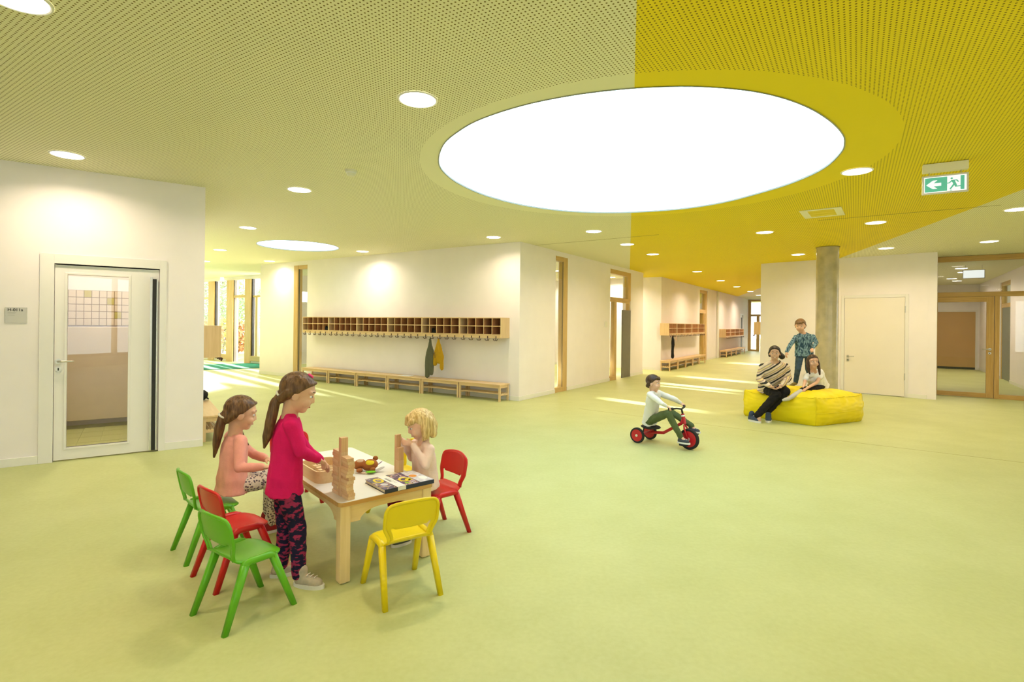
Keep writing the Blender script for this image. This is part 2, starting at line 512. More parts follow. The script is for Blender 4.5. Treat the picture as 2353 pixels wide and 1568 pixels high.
for lo, hi in (((g0 - 0.022, 0.004, gz0 - 0.022), (g0, 0.05, gz1 + 0.022)), ((g1, 0.004, gz0 - 0.022), (g1 + 0.022, 0.05, gz1 + 0.022)),
               ((g0, 0.004, gz0 - 0.022), (g1, 0.05, gz0)), ((g0, 0.004, gz1), (g1, 0.05, gz1 + 0.022))):
    add_box(bm, lo, hi, 0.003)
bm_obj('glazing_bead', bm, M['doorpaint'], dr)
box('pane', (g0, 0.028, gz0), (g1, 0.034, gz1), M['glass'], dr)
def handle(parent, x, z, s=1, y=0.012, lz_drop=0.085):
    h = cyl('rose', (x, y, z), (x, y - 0.010, z), 0.027, M['steel'], parent, n=24)
    bm = bmesh.new()
    add_tube(bm, [(x, y - 0.008, z), (x, y - 0.045, z), (x + 0.010 * s, y - 0.055, z), (x + 0.03 * s, y - 0.058, z), (x + 0.13 * s, y - 0.056, z)], [0.010, 0.010, 0.010, 0.010, 0.009], 10)
    bm_obj('handle', bm, M['steel'], parent, smooth=True)
    k = cyl('lock', (x, y, z - lz_drop), (x, y - 0.009, z - lz_drop), 0.026, M['steel'], parent, n=24)
    box('keyhole', (x - 0.005, y - 0.011, z - lz_drop - 0.013), (x + 0.005, y - 0.0085, z - lz_drop + 0.013), M['black'], parent, 0.002)
hx, hz = WL.T(134, 829)
handle(dr, hx, hz, 1, 0.012, hz - WL.T(135, 847)[1])
hg0, hgz1 = WL.T(345.5, 640); hg1 = WL.T(363, 640)[0]
hgz0 = 0.02
fg = box('finger_guard', (hg0 + 0.022, -0.03, hgz0), (hg1 - 0.012, 0.012, hgz1), M['black'], dr, 0.004)
box('guard_rail', (hg0, -0.012, hgz0), (hg0 + 0.024, 0.012, hgz1 + 0.02), M['alu'], dr, 0.003)
box('guard_rail', (hg1 - 0.012, -0.03, hgz0), (hg1, 0.012, hgz1), M['alu'], dr, 0.003)

# ---- washroom seen through the door
ws = struct('wall_washroom', (WL.p.x, WL.p.y, 0), WL.rz)
M['partition'] = plain('beige_partition', (0.68, 0.57, 0.44), 0.45, 0.4, var=0.02)
M['tile'] = plain('pale_wall_tile', (0.74, 0.63, 0.50), 0.3, 0.5, var=0.03, scale=3)
M['tileg'] = plain('olive_wall_tile', (0.55, 0.47, 0.12), 0.3, 0.5)
M['grout'] = plain('brown_grout', (0.30, 0.21, 0.12), 0.8, 0.1)
M['ftile'] = plain('green_floor_tile', (0.48, 0.50, 0.20), 0.35, 0.4, var=0.06, scale=2)
xa, xb = leaf0 - 1.9, 0.0
yb = 2.3
bm = bmesh.new()
add_box(bm, (xa, yb, 0), (xb - 0.2, yb + 0.1, CEIL)); add_box(bm, (xa - 0.1, 0.16, 0), (xa, yb + 0.1, CEIL)); add_box(bm, (xb - 0.30, 0.16, 0), (xb - 0.2, yb, CEIL))
bm_obj('plaster', bm, M['wall'], ws)
# tile band: find heights on the far plane
WW = Wall(tuple(WL.at(0, -yb))[:2], WL.d)
ta, za = WW.T(157, 664); tb, zb_ = WW.T(291, 747)
zb_ = min(zb_, WW.T(157, 746)[1])
tw = (tb - ta) / 7.7
box('grout', (xa, yb - 0.006, zb_), (xb - 0.3, yb, za), M['grout'], ws)
nr = 5
thh = (za - zb_) / nr
tmesh = None
olive = {(5, 3), (6, 1), (2, 4)}
for i in range(-3, 12):
    for j in range(nr):
        x0 = ta + i * tw
        if x0 + tw > xb - 0.32: continue
        o = box('tile', (x0 + 0.004, yb - 0.012, zb_ + j * thh + 0.004), (x0 + tw - 0.004, yb - 0.003, zb_ + (j + 1) * thh - 0.004), M['tileg'] if (i, j) in olive else M['tile'], ws)
box('partition_panel', (xa, yb - 0.35, 0.12), (xb - 0.32, yb - 0.32, zb_ - 0.02), M['partition'], ws, 0.004)
for i in range(12):
    for j in range(6):
        x0 = xa + 0.05 + i * 0.22; y0 = 0.2 + j * 0.36
        if x0 + 0.22 < xb - 0.3:
            box('floor_tile', (x0 + 0.003, y0 + 0.003, 0.0), (x0 + 0.217, y0 + 0.357, 0.006), M['ftile'], ws)
wc = box('drain_channel', (leaf0 + 0.75, 1.2, 0.006), (leaf0 + 1.15, 1.33, 0.03), M['alu'], None, 0.006)
wc.parent = ws
wl_lamp = WL.at(leaf0 + 0.3, -1.3, CEIL)

# ---- return of the left wall and the far-left end
WLR = Wall((WL.p.x, WL.p.y), LR)          # front looks right
WLR.build('wall_return', 0.16, 3.3, thick=0.2, skirt=True)
e1 = WLR.at(3.3)
Wall((e1.x, e1.y), WL.d).build('wall_washroom_back', -7.0, -0.02, thick=0.1, skirt=False)
Wall((-15.5, 1.0), (-0.2, 1)).build('wall_far_left', -7.2, 22, thick=0.2, skirt=False)

# ---- wall behind the viewer and far right
WBK = Wall((15, -6), (-1, 0))
bw = [(3.5, 6.5), (10.0, 13.0), (18.5, 21.5)]
WBK.build('wall_back', -0.5, 31, thick=0.2, skirt=False, openings=[(a, b, 0.3, 2.9) for a, b in bw])
for k, (a, b) in enumerate(bw):
    wn = struct('window_%d' % (5 + k), (WBK.p.x, WBK.p.y, 0), WBK.rz)
    fr_ = [((a, 0.04, 0.3), (a + 0.1, 0.18, 2.9)), ((b - 0.1, 0.04, 0.3), (b, 0.18, 2.9)), (((a + b) / 2 - 0.05, 0.04, 0.3), ((a + b) / 2 + 0.05, 0.18, 2.9))]
    for lo, hi in fr_: box('frame_post', lo, hi, M['oak'], wn, 0.004)
    box('frame_rail', (a + 0.1, 0.05, 2.8), (b - 0.1, 0.17, 2.9), M['oakh'], wn); box('frame_rail', (a + 0.1, 0.05, 0.3), (b - 0.1, 0.17, 0.4), M['oakh'], wn)
    box('pane', (a + 0.1, 0.1, 0.4), (b - 0.1, 0.108, 2.8), M['glass'], wn)
Wall((18.0, 9.0), (-3, -15)).build('wall_far_right', 0, 15.4, thick=0.2, skirt=False)

# ---- coat-hook wall, glass strip and stub
tl = WC.T(704, 870)[0]; t_fr = WC.T(673, 870)[0]; t_st = WC.T(596, 861)[0]
WC.build('wall_coat_hooks', tl, -0.24, thick=0.24)
box('skirting', (-0.24, -0.014, 0.0), (0.014, 0.0, 0.085), M['skirt'], bpy.data.objects['wall_coat_hooks'], 0.003)
WC.build('wall_coat_stub', t_st, t_fr, thick=0.24)
def fr_box(parent, name, lo, hi, mat, bevel=0.004): return box(name, lo, hi, mat, parent, bevel)
wn = struct('window_1', (WC.p.x, WC.p.y, 0), WC.rz)
M['fw'], M['fwh'] = M['oak'], M['oakh']
ztop = 2.97
fr_box(wn, 'frame_post', (t_fr, 0.0, 0), (t_fr + 0.17, 0.14, ztop), M['oak'])
fr_box(wn, 'frame_post', (tl - 0.02, 0.02, 0), (tl, 0.14, ztop), M['oak'])
fr_box(wn, 'frame_rail', (t_fr + 0.17, 0.01, ztop - 0.1), (tl - 0.02, 0.14, ztop), M['oakh'])
fr_box(wn, 'frame_rail', (t_fr + 0.17, 0.01, 0), (tl - 0.02, 0.14, 0.1), M['oakh'])
box('gasket', (t_fr + 0.17, 0.03, 0.1), (t_fr + 0.19, 0.05, ztop - 0.1), M['grey'], wn)
box('pane', (t_fr + 0.17, 0.034, 0.1), (tl - 0.02, 0.042, ztop - 0.1), M['glass'], wn)
box('head_filler', (t_fr, 0.0, ztop), (tl, 0.24, CEIL), M['wall'], wn)

# ---- side wall: narrow window, door with fixed light
s0, s1 = WS.T(1274, 904)[0], WS.T(1302, 897)[0]
e0, e1_ = WS.T(1400, 878)[0], WS.T(1447.5, 866)[0]
s_end = WS.T(1476, 862)[0]
WS.build('wall_side', 0.0, s_end, thick=0.24, openings=[(s0, s1, 0.0, ztop), (e0, e1_, 0.0, ztop)])
wn = struct('window_2', (WS.p.x, WS.p.y, 0), WS.rz)
fr_box(wn, 'frame_post', (s1 - 0.20, 0.0, 0), (s1, 0.12, ztop), M['oak'])
fr_box(wn, 'frame_post', (s0, 0.05, 0), (s0 + 0.02, 0.12, ztop), M['oak'])
fr_box(wn, 'frame_rail', (s0 + 0.02, 0.0, ztop - 0.1), (s1 - 0.20, 0.12, ztop), M['oakh'])
fr_box(wn, 'frame_rail', (s0 + 0.02, 0.0, 0), (s1 - 0.20, 0.12, 0.10), M['oakh'])
box('gasket', (s1 - 0.208, 0.014, 0.1), (s1 - 0.20, 0.024, ztop - 0.1), M['grey'], wn)
box('pane', (s0 + 0.02, 0.016, 0.1), (s1 - 0.2, 0.022, ztop - 0.1), M['glass'], wn)
# door
dr = struct('door_2', (WS.p.x, WS.p.y, 0), WS.rz)
ztr = WS.T(1420, 690)[1]
fr_box(dr, 'frame_post', (e1_ - 0.20, 0.0, ztr), (e1_, 0.12, ztop), M['oak'])
fr_box(dr, 'frame_post', (e1_ - 0.08, 0.03, 0), (e1_, 0.12, ztr), M['oak'])
fr_box(dr, 'frame_post', (e0, 0.05, 0), (e0 + 0.03, 0.12, ztop), M['oak'])
fr_box(dr, 'frame_rail', (e0 + 0.03, 0.0, ztop - 0.12), (e1_ - 0.2, 0.12, ztop), M['oakh'])
fr_box(dr, 'transom', (e0 + 0.03, 0.0, ztr - 0.06), (e1_ - 0.08, 0.12, ztr + 0.06), M['oakh'])
em = WS.T(1414, 874)[0]
fr_box(dr, 'mullion', (em - 0.09, 0.0, 0), (em + 0.05, 0.12, ztr - 0.06), M['oak'])
fr_box(dr, 'sill_rail', (e0 + 0.03, 0.0, 0), (em - 0.09, 0.12, 0.12), M['oakh'])
box('pane', (e0 + 0.03, 0.03, ztr + 0.06), (e1_ - 0.2, 0.036, ztop - 0.12), M['glass'], dr)
box('pane', (e0 + 0.03, 0.03, 0.12), (em - 0.09, 0.036, ztr - 0.06), M['glass'], dr)
gp0, gpz = WS.T(1430.5, 713)
box('grey_panel', (gp0, -0.004, 0.01), (e1_ + 0.005, 0.026, gpz), M['grey'], dr, 0.004)
# door leaf standing open into the room behind
lf = bm_obj('open_leaf', bmesh.new(), M['oak'], dr)
bm = bmesh.new()
for lo, hi in (((0, 0, 0.02), (0.045, 0.12, ztr - 0.07)), ((0, 0.80, 0.02), (0.045, 0.92, ztr - 0.07)), ((0, 0.12, 0.02), (0.045, 0.80, 0.16)), ((0, 0.12, ztr - 0.2), (0.045, 0.80, ztr - 0.07))):
    add_box(bm, lo, hi, 0.003)
bm.to_mesh(lf.data); bm.free()
lf.location = (em + 0.05, 0.26, 0)
sw = struct('trim_1', (WS.p.x, WS.p.y, 0), WS.rz, 'white double light switch plate beside the glazed wooden door')
swa, swz1 = WS.T(1388.5, 739); swb, swz0 = WS.T(1394.5, 753)
box('switch_plate', (swa, -0.012, swz0), (swb, 0, swz1), M['doorpaint'], sw, 0.003)
box('switch_rocker', (swa + 0.02, -0.016, swz0 + 0.02), (swb - 0.02, -0.011, swz1 - 0.02), M['skirt'], sw, 0.002)

# ---- block beyond: end face, corridor wall
WBF.build('wall_corridor_end_face', -4.6, -0.2, thick=0.2)
b1, b2 = WB.T(1606.5, 834)[0], WB.T(1625, 829)[0]
bq1, bq2 = WB.T(1700, 812)[0], WB.T(1707, 810)[0]
b_end = WB.T(1718, 808.6)[0]
WB.build('wall_corridor', 0.0, b_end, thick=0.2, openings=[(b1, b2, 0.0, ztop), (bq1, bq2, 0.0, 2.15)])
wn = struct('door_3', (WB.p.x, WB.p.y, 0), WB.rz)
zt3 = WB.T(1616, 716)[1]
fr_box(wn, 'frame_post', (b1, 0.04, 0), (b1 + 0.12, 0.2, ztop), M['oak'])
fr_box(wn, 'frame_post', (b2 - 0.25, 0.04, 0), (b2, 0.2, ztop), M['oak'])
fr_box(wn, 'frame_rail', (b1 + 0.12, 0.04, ztop - 0.12), (b2 - 0.25, 0.2, ztop), M['oakh'])
fr_box(wn, 'transom', (b1 + 0.12, 0.02, zt3 - 0.10), (b2 - 0.25, 0.2, zt3 + 0.06), M['oakh'])
bmid = b1 + 0.55 * (b2 - b1)
fr_box(wn, 'mullion', (bmid, 0.02, 0), (bmid + 0.14, 0.2, zt3 - 0.1), M['oakd'])
box('pane', (b1 + 0.12, 0.1, zt3 + 0.06), (b2 - 0.25, 0.108, ztop - 0.12), M['glass'], wn)
box('pane', (b1 + 0.12, 0.1, 0.02), (bmid, 0.108, zt3 - 0.1), M['glass'], wn)
box('pane', (bmid + 0.14, 0.1, 0.02), (b2 - 0.25, 0.108, zt3 - 0.1), M['glass'], wn)
wn = struct('door_4', (WB.p.x, WB.p.y, 0), WB.rz)
box('door_frame', (bq1, -0.02, 2.09), (bq2, 0.1, 2.15), M['doorpaint'], wn)
box('door_frame', (bq1, -0.02, 0), (bq1 + 0.08, 0.1, 2.09), M['doorpaint'], wn)
box('door_frame', (bq2 - 0.08, -0.02, 0), (bq2, 0.1, 2.09), M['doorpaint'], wn)
box('door_leaf', (bq1 + 0.08, 0.04, 0.01), (bq2 - 0.08, 0.08, 2.09), M['doorpaint'], wn)
box('finger_guard', (bq1 + 0.28, -0.03, 0.02), (bq1 + 0.5, 0.039, 1.95), M['grey'], wn, 0.003)
px0 = WB.T(1646.5, 824)[0]
pp = struct('trim_2', (WB.p.x, WB.p.y, 0), WB.rz, 'white vertical pipe casing on the corridor wall between the shelves')
box('pipe_casing', (px0 - 0.12, -0.08, 0), (px0 + 0.1, 0, CEIL - 0.02), M['skirt'], pp, 0.02)

# end of the corridor: glazed door
ce = WB.at(b_end)
WE = Wall((ce.x, ce.y), -A)
we_r = 1.5
dr = struct('door_5', (WE.p.x, WE.p.y, 0), WE.rz)
ze = WE.T(1725, 726)[1]
fr_box(dr, 'frame_post', (0.0, 0, 0), (0.16, 0.15, CEIL - 0.05), M['oak'])
m1 = WE.T(1737.5, 800)[0]
fr_box(dr, 'mullion', (m1, 0, 0), (m1 + 0.16, 0.15, ze - 0.06), M['oak'])
fr_box(dr, 'frame_post', (we_r - 0.12, 0, 0), (we_r, 0.15, CEIL - 0.05), M['oak'])
fr_box(dr, 'frame_rail', (0.16, 0, CEIL - 0.15), (we_r - 0.12, 0.15, CEIL - 0.05), M['oakh'])
fr_box(dr, 'transom', (0.16, 0, ze - 0.06), (we_r - 0.12, 0.15, ze + 0.06), M['oakh'])
fr_box(dr, 'sill_rail', (0.16, 0, 0), (m1, 0.15, 0.1), M['oakh'])
box('pane', (0.16, 0.07, 0.1), (m1, 0.078, ze - 0.06), M['glass'], dr)
box('pane', (m1 + 0.16, 0.07, 0.1), (we_r - 0.12, 0.078, ze - 0.06), M['glass'], dr)
box('pane', (0.16, 0.07, ze + 0.06), (we_r - 0.12, 0.078, CEIL - 0.15), M['glass'], dr)
box('head_filler', (0, 0, CEIL - 0.05), (we_r, 0.15, CEIL + 0.3), M['wall'], dr)

# ---- right-hand wall with the white door
wr_l = WR.T(1746, 870)[0]
da, dz_ = WR.T(1939.5, 686); db = WR.T(2082, 686)[0]
WR.build('wall_right', wr_l, 0.0, thick=0.2, openings=[(da, db, 0.0, dz_)])
wrc = WR.at(wr_l)
WCR = Wall((wrc.x, wrc.y), (-0.457, -0.889))                                        # corridor's right side (faces left)
WCR.build('wall_corridor_right', -20, 0.0, thick=0.2)
dr = struct('door_6', (WR.p.x, WR.p.y, 0), WR.rz)
bm = bmesh.new()
for lo, hi in (((da - 0.05, -0.014, 0), (da + 0.012, 0.1, dz_ + 0.05)), ((db - 0.012, -0.014, 0), (db + 0.05, 0.1, dz_ + 0.05)), ((da + 0.012, -0.014, dz_ - 0.012), (db - 0.012, 0.1, dz_ + 0.05))):
    add_box(bm, lo, hi, 0.003)
bm_obj('door_frame', bm, M['doorpaint'], dr)
M['creamdoor'] = plain('cream_door', (0.89, 0.82, 0.74), 0.45, 0.35, var=0.015, scale=2)
box('door_leaf', (da + 0.016, -0.008, 0.012), (db - 0.016, 0.04, dz_ - 0.016), M['creamdoor'], dr, 0.003)
hx, hz = WR.T(1948.5, 820)
handle(dr, hx, hz, 1, -0.008)
for yy in (713, 868):
    z = WR.T(2083, yy)[1]
    cyl('hinge', (db - 0.012, -0.016, z - 0.07), (db - 0.012, -0.016, z + 0.07), 0.010, M['steel'], dr, n=12)

# ---- column
cc = cpt(1902, 569.5)
COLX = Vector((cc.x, cc.y))
cr_ = 0.197
cl = struct('trim_3', (COLX.x, COLX.y, 0), 0, 'round varnished concrete column behind the yellow beanbag')
cyl('column_shaft', (0, 0, 0), (0, 0, CEIL), cr_, M['concrete'], cl, n=64)
cyl('column_collar', (0, 0, CEIL - 0.012), (0, 0, CEIL), cr_ + 0.012, M['gap'], cl, n=64)

# ---- glazed partition with wooden door
dr = struct('door_7', (WG.p.x, WG.p.y, 0), WG.rz)
gz_t = CEIL - 0.005
ztg = WG.T(2200, 679)[1]
pw = 0.13
x_d0 = WG.T(2140, 900)[0]; x_d1 = WG.T(2282.5, 900)[0]; x_m1 = WG.T(2295.5, 900)[0]
x_end = 5.2
bm = bmesh.new()
fr_box(dr, 'frame_post', (0.0, 0, 0), (x_d0 - 0.01, 0.14, gz_t), M['oakd'])
fr_box(dr, 'frame_post', (x_d1 + 0.01, 0, 0), (x_m1, 0.14, ztg - 0.05), M['oakd'])
fr_box(dr, 'frame_rail', (x_d0 - 0.01, 0, gz_t - 0.11), (x_end, 0.14, gz_t), M['oakdh'])
fr_box(dr, 'transom', (x_d0 - 0.01, 0, ztg - 0.05), (x_end, 0.14, ztg + 0.05), M['oakdh'])
fr_box(dr, 'sill_rail', (x_m1, 0, 0), (x_end, 0.14, 0.09), M['oakdh'])
fr_box(dr, 'frame_post', (x_end, 0, 0), (x_end + 0.12, 0.14, gz_t), M['oakd'])
box('pane', (x_d0, 0.07, ztg + 0.05), (x_end, 0.078, gz_t - 0.11), M['glass'], dr)
box('pane', (x_m1, 0.07, 0.09), (x_end, 0.078, ztg - 0.05), M['glass'], dr)
lx0, lx1, lz0, lz1 = x_d0, x_d1, 0.01, ztg - 0.055
gl0 = WG.T(2153, 900)[0]; gl1 = WG.T(2265, 900)[0]
glz1 = WG.T(2153, 697)[1]; glz0 = WG.T(2153, 899)[1]
fr_box(dr, 'leaf_stile', (lx0, -0.01, lz0), (gl0, 0.05, lz1), M['oakd'])
fr_box(dr, 'leaf_stile', (gl1, -0.01, lz0), (lx1, 0.05, lz1), M['oakd'])
fr_box(dr, 'leaf_rail', (gl0, -0.01, lz0), (gl1, 0.05, glz0), M['oakdh'])
fr_box(dr, 'leaf_rail', (gl0, -0.01, glz1), (gl1, 0.05, lz1), M['oakdh'])
box('pane', (gl0, 0.016, glz0), (gl1, 0.024, glz1), M['glass'], dr)
hx, hz = WG.T(2274, 805)
handle(dr, hx, hz, -1, -0.01)
for yy in (710, 868):
    z = WG.T(2138, yy)[1]
    cyl('hinge', (lx0, -0.02, z - 0.08), (lx0, -0.02, z + 0.08), 0.012, M['alu'], dr, n=12)
stopper = WG.at(WG.T(2141, 912)[0], 0.18)
ds = thing('door_stop', 'small steel door stop on the floor beside the glazed wooden door', 'door stop', stopper)
cyl('stop_body', (0, 0, 0), (0, 0, 0.03), 0.018, M['steel'], ds)
cyl('rubber_ring', (0, 0, 0.03), (0, 0, 0.042), 0.02, M['black'], ds)
# return of the wall beside it
WRR = Wall((WG.p.x, WG.p.y), (WR.p.x - WG.p.x, WR.p.y - WG.p.y))
WRR.build('wall_right_return', 0.0, (WR.p - WG.p).length, thick=0.15, skirt=True)

# room behind the partition
hb = 10.0                                                     # its depth
WH = Wall(tuple(WG.at(0, -hb))[:2], WG.d)
WH.build('wall_hall_back', -1.0, 5.5, thick=0.15)
bp0, bpz1 = WH.T(2151, 719); bp1, bpz0 = WH.T(2240, 847)
hd = struct('door_8', (WH.p.x, WH.p.y, 0), WH.rz)
M['brownpanel'] = plain('brown_door_panel', (0.50, 0.31, 0.13), 0.35, 0.4, var=0.04, scale=2)
box('door_leaf', (bp0 - 0.2, -0.04, max(bpz0, 0.06)), (bp1, 0, bpz1), M['brownpanel'], hd, 0.003)
box('door_seal', (bp0 - 0.2, -0.03, 0.004), (bp1, -0.002, max(bpz0, 0.06)), M['black'], hd)
box('door_frame', (bp1, -0.02, 0), (bp1 + 0.07, 0, bpz1 + 0.07), M['doorpaint'], hd)
box('door_frame', (bp0 - 0.2, -0.02, bpz1), (bp1, 0, bpz1 + 0.07), M['doorpaint'], hd)
th_r = WH.T(2250, 850)[0]
hr_ = WH.at(th_r)
WHR = Wall((hr_.x, hr_.y), -WG.n * -1)
WHR = Wall((hr_.x, hr_.y), (WG.n.x, WG.n.y))                  # hall's right side, coming towards the viewer
xo0, xo1 = WHR.T(2297, 860)[0], WHR.T(2320, 870)[0]
WHR.build('wall_hall_right', 0.0, hb - 0.3, thick=0.15, openings=[(xo0, xo1, 0.0, 2.85)])
hd = struct('door_9', (WHR.p.x, WHR.p.y, 0), WHR.rz)
fr_box(hd, 'frame_post', (xo0, 0.02, 0), (xo0 + 0.1, 0.14, 2.85), M['oak'])
fr_box(hd, 'frame_post', (xo1 - 0.1, 0.02, 0), (xo1, 0.14, 2.85), M['oak'])
fr_box(hd, 'frame_rail', (xo0 + 0.1, 0.02, 2.75), (xo1 - 0.1, 0.14, 2.85), M['oakh'])
fr_box(hd, 'transom', (xo0 + 0.1, 0.02, 2.1), (xo1 - 0.1, 0.14, 2.22), M['oakh'])
box('pane', (xo0 + 0.1, 0.07, 2.22), (xo1 - 0.1, 0.078, 2.75), M['glass'], hd)
M['slate'] = plain('slate_grey_panel', (0.20, 0.22, 0.19), 0.4, 0.4, var=0.04)
box('door_leaf', (xo0 + 0.1, 0.03, 0.02), (xo1 - 0.1, 0.09, 2.1), M['slate'], hd, 0.003)
WHL = Wall((WG.at(-0.3, -0.2).x, WG.at(-0.3, -0.2).y), (-WG.n.x, -WG.n.y))
WHL.build('wall_hall_left', 0.0, hb, thick=0.12)

# ---- garden fronts
M['post'] = wood('pale_timber_post', (0.66, 0.45, 0.19), (0.75, 0.54, 0.26), 'Z', 0.7)
M['posth'] = wood('pale_timber_rail', (0.66, 0.45, 0.19), (0.75, 0.54, 0.26), 'X', 0.7)
ft = 2.95
wn = struct('window_3', (WF.p.x, WF.p.y, 0), WF.rz)
box('head_filler', (-8, 0, ft), (f_right + 0.3, 0.2, CEIL + 0.35), M['wall'], wn)
def fp(x): return WF.T(x, 832)[0]
posts = [(478, 491), (520, 534.5), (562, 575.5)]
edges_ = []
for a, b in posts:
    fr_box(wn, 'post', (fp(a), -0.02, 0), (fp(b), 0.2, ft), M['post'], 0.005)
    edges_.append((fp(a), fp(b)))
for x in (-3.0, -1.6, -5.2):
    fr_box(wn, 'post', (x, -0.02, 0), (x + 0.3, 0.2, ft), M['post'], 0.005)
for a, b in ((-8, edges_[1][0]), (edges_[2][1], f_right)):
    fr_box(wn, 'sill_rail', (a, -0.02, 0.08), (b, 0.2, 0.26), M['posth'], 0.005)
    box('plinth', (a, 0.0, 0), (b, 0.2, 0.08), M['skirt'], wn)
zt_a = WF.T(500, 682)[1]
fr_box(wn, 'transom', (edges_[1][1], 0.0, zt_a - 0.04), (edges_[2][0], 0.16, zt_a + 0.05), M['posth'], 0.004)
fr_box(wn, 'transom', (fp(461) - 1.0, 0.03, zt_a - 0.05), (edges_[0][0], 0.12, zt_a + 0.02), M['posth'], 0.004)
fr_box(wn, 'transom', (edges_[2][1], 0.03, zt_a - 0.04), (f_right, 0.12, zt_a + 0.02), M['posth'], 0.004)
box('gasket', (edges_[0][1], 0.02, 0.26), (edges_[0][1] + 0.06, 0.1, ft), M['black'], wn)
box('gasket', (edges_[1][1], 0.02, 0.0), (edges_[1][1] + 0.05, 0.1, ft), M['grey'], wn)
box('gasket', (edges_[2][1], 0.02, 0.26), (edges_[2][1] + 0.06, 0.1, ft), M['black'], wn)
fr_box(wn, 'inner_frame', (edges_[2][1] + 0.22, 0.02, 0.26), (edges_[2][1] + 0.36, 0.1, zt_a), M['post'], 0.004)
for a, b in ((-8, edges_[0][0]), (edges_[0][1], edges_[1][0]), (edges_[2][1], f_right)):
    box('pane', (a, 0.09, 0.26), (b, 0.098, ft), M['glass'], wn)
box('pane', (edges_[1][1], 0.09, zt_a + 0.05), (edges_[2][0], 0.098, ft), M['glass'], wn)
# front beyond the coat wall, unseen ribbon opening shaped for the sun streaks
rz0, rz1 = 2.16, 2.52
WF2.build('wall_garden', 0.0, 29, z1=CEIL + 0.35, thick=0.2, openings=[(0.5, 28, rz0, rz1)], skirt=False)
wn = struct('window_4', (WF2.p.x, WF2.p.y, 0), WF2.rz)
box('pane', (0.5, 0.09, rz0), (28, 0.098, rz1), M['glass'], wn)
# far closing wall behind the rooms
q = WF2.at(28.9)
Wall((q.x, q.y), -A).build('wall_rooms_back', 0.0, 9.2, thick=0.2, skirt=False)
# partitions between the rooms behind the coat wall

# ================================================================ lamps and fittings on the ceiling
lamp_spec = [
 (155, 354, 'round recessed ceiling light above the white washroom door'),
 (960, 228, 'large round recessed ceiling light left of the huge skylight'),
 (688, 435, 'round recessed ceiling light left of the white smoke detector'),
 (570, 522, 'round recessed ceiling light in front of the small round skylight'),
 (506, 573, 'round recessed ceiling light left of the small round skylight'),
 (470, 599, 'round recessed ceiling light half hidden behind the edge of the left wall'),
 (619, 599, 'round recessed ceiling light between small skylight and wall stub'),
 (515, 637, 'round recessed ceiling light just in front of the garden windows'),
 (833, 577, 'round recessed ceiling light above the left half of the long coat shelf'),
 (1134, 545, 'round recessed ceiling light above the right end of the long coat shelf'),
 (1364, 532, 'round recessed ceiling light below the left half of the huge skylight on the pale ceiling'),
 (1441, 562, 'round recessed ceiling light on the pale side right at the paint edge'),
 (1500, 585, 'round recessed ceiling light on the yellow band nearest the paint edge'),
 (1602, 625, 'round recessed ceiling light at the mouth of the corridor'),
 (1656, 646, 'round recessed ceiling light in the corridor, second from its mouth'),
 (1693, 660, 'round recessed ceiling light in the corridor, third from its mouth'),
 (1724, 671, 'round recessed ceiling light in the corridor, fourth from its mouth'),
 (1743.5, 679.5, 'round recessed ceiling light deepest in the corridor, cut by the right wall'),
 (1757, 535, 'round recessed ceiling light left of the ceiling vent'),
 (1969, 395, 'large round recessed ceiling light right of the huge skylight'),
 (2012, 513, 'round recessed ceiling light right of the ceiling vent'),
 (1834, 586, 'round recessed ceiling light left of the concrete column'),
 (2036, 572, 'round recessed ceiling light above the cream door'),
 (2273, 557, 'round recessed ceiling light in front of the glazed partition'),
 (2338, 483, 'round recessed ceiling light cut by the right edge of the picture'),
 (38, -7, 'round recessed ceiling light cut by the top left corner of the picture'),
]
lamp_me = None
def lamp_mesh():
    bm = bmesh.new()
    bmesh.ops.create_circle(bm, cap_ends=True, segments=40, radius=0.125, matrix=Matrix.Translation((0, 0, -0.006)))
    me1 = bpy.data.meshes.new('diffuser'); 
    for f in bm.faces:
        if f.normal.z > 0: f.normal_flip()
    bm.to_mesh(me1); bm.free(); me1.materials.append(M['lamp'])
    bm = bmesh.new()
    n = 40
    prof = [(0.125, -0.006), (0.132, -0.009), (0.140, -0.006), (0.142, -0.0005)]
    rings = [[bm.verts.new((r * math.cos(2 * math.pi * k / n), r * math.sin(2 * math.pi * k / n), z)) for k in range(n)] for r, z in prof]
    for i in range(len(prof) - 1):
        for k in range(n):
            bm.faces.new((rings[i][k], rings[i][(k + 1) % n], rings[i + 1][(k + 1) % n], rings[i + 1][k]))
    bmesh.ops.recalc_face_normals(bm, faces=bm.faces)
    me2 = bpy.data.meshes.new('trim_ring'); bm.to_mesh(me2); bm.free(); me2.materials.append(M['skirt'])
    return me1, me2
lamp_a, lamp_b = lamp_mesh()
ld = bpy.data.lights.new('downlight', 'AREA')
ld.shape = 'DISK'; ld.size = 0.24; ld.energy = LAMP_W; ld.color = LAMP_COL; ld.spread = math.radians(152)
ld2 = ld.copy(); ld2.name = 'corridor_downlight'; ld2.energy = LAMP_W * 3.0
ld3 = ld.copy(); ld3.name = 'washroom_downlight'; ld3.energy = LAMP_W * 1.8
def lamp_at(p, label, data=None):
    r = thing('ceiling_light', label, 'ceiling light', (p.x, p.y, CEIL), 0, 'round recessed ceiling lights')
    me_obj('diffuser', lamp_a, None, r); me_obj('trim_ring', lamp_b, None, r)
    lo = bpy.data.objects.new('downlight', data or ld); link(lo, r); lo.location = (0, 0, -0.02)
for x, y, lab in lamp_spec:
    p = cpt(x, y)
    if y < 0: p = Vector((p.x, p.y, CEIL))
    lamp_at(p, lab, ld2 if 'corridor' in lab else None)
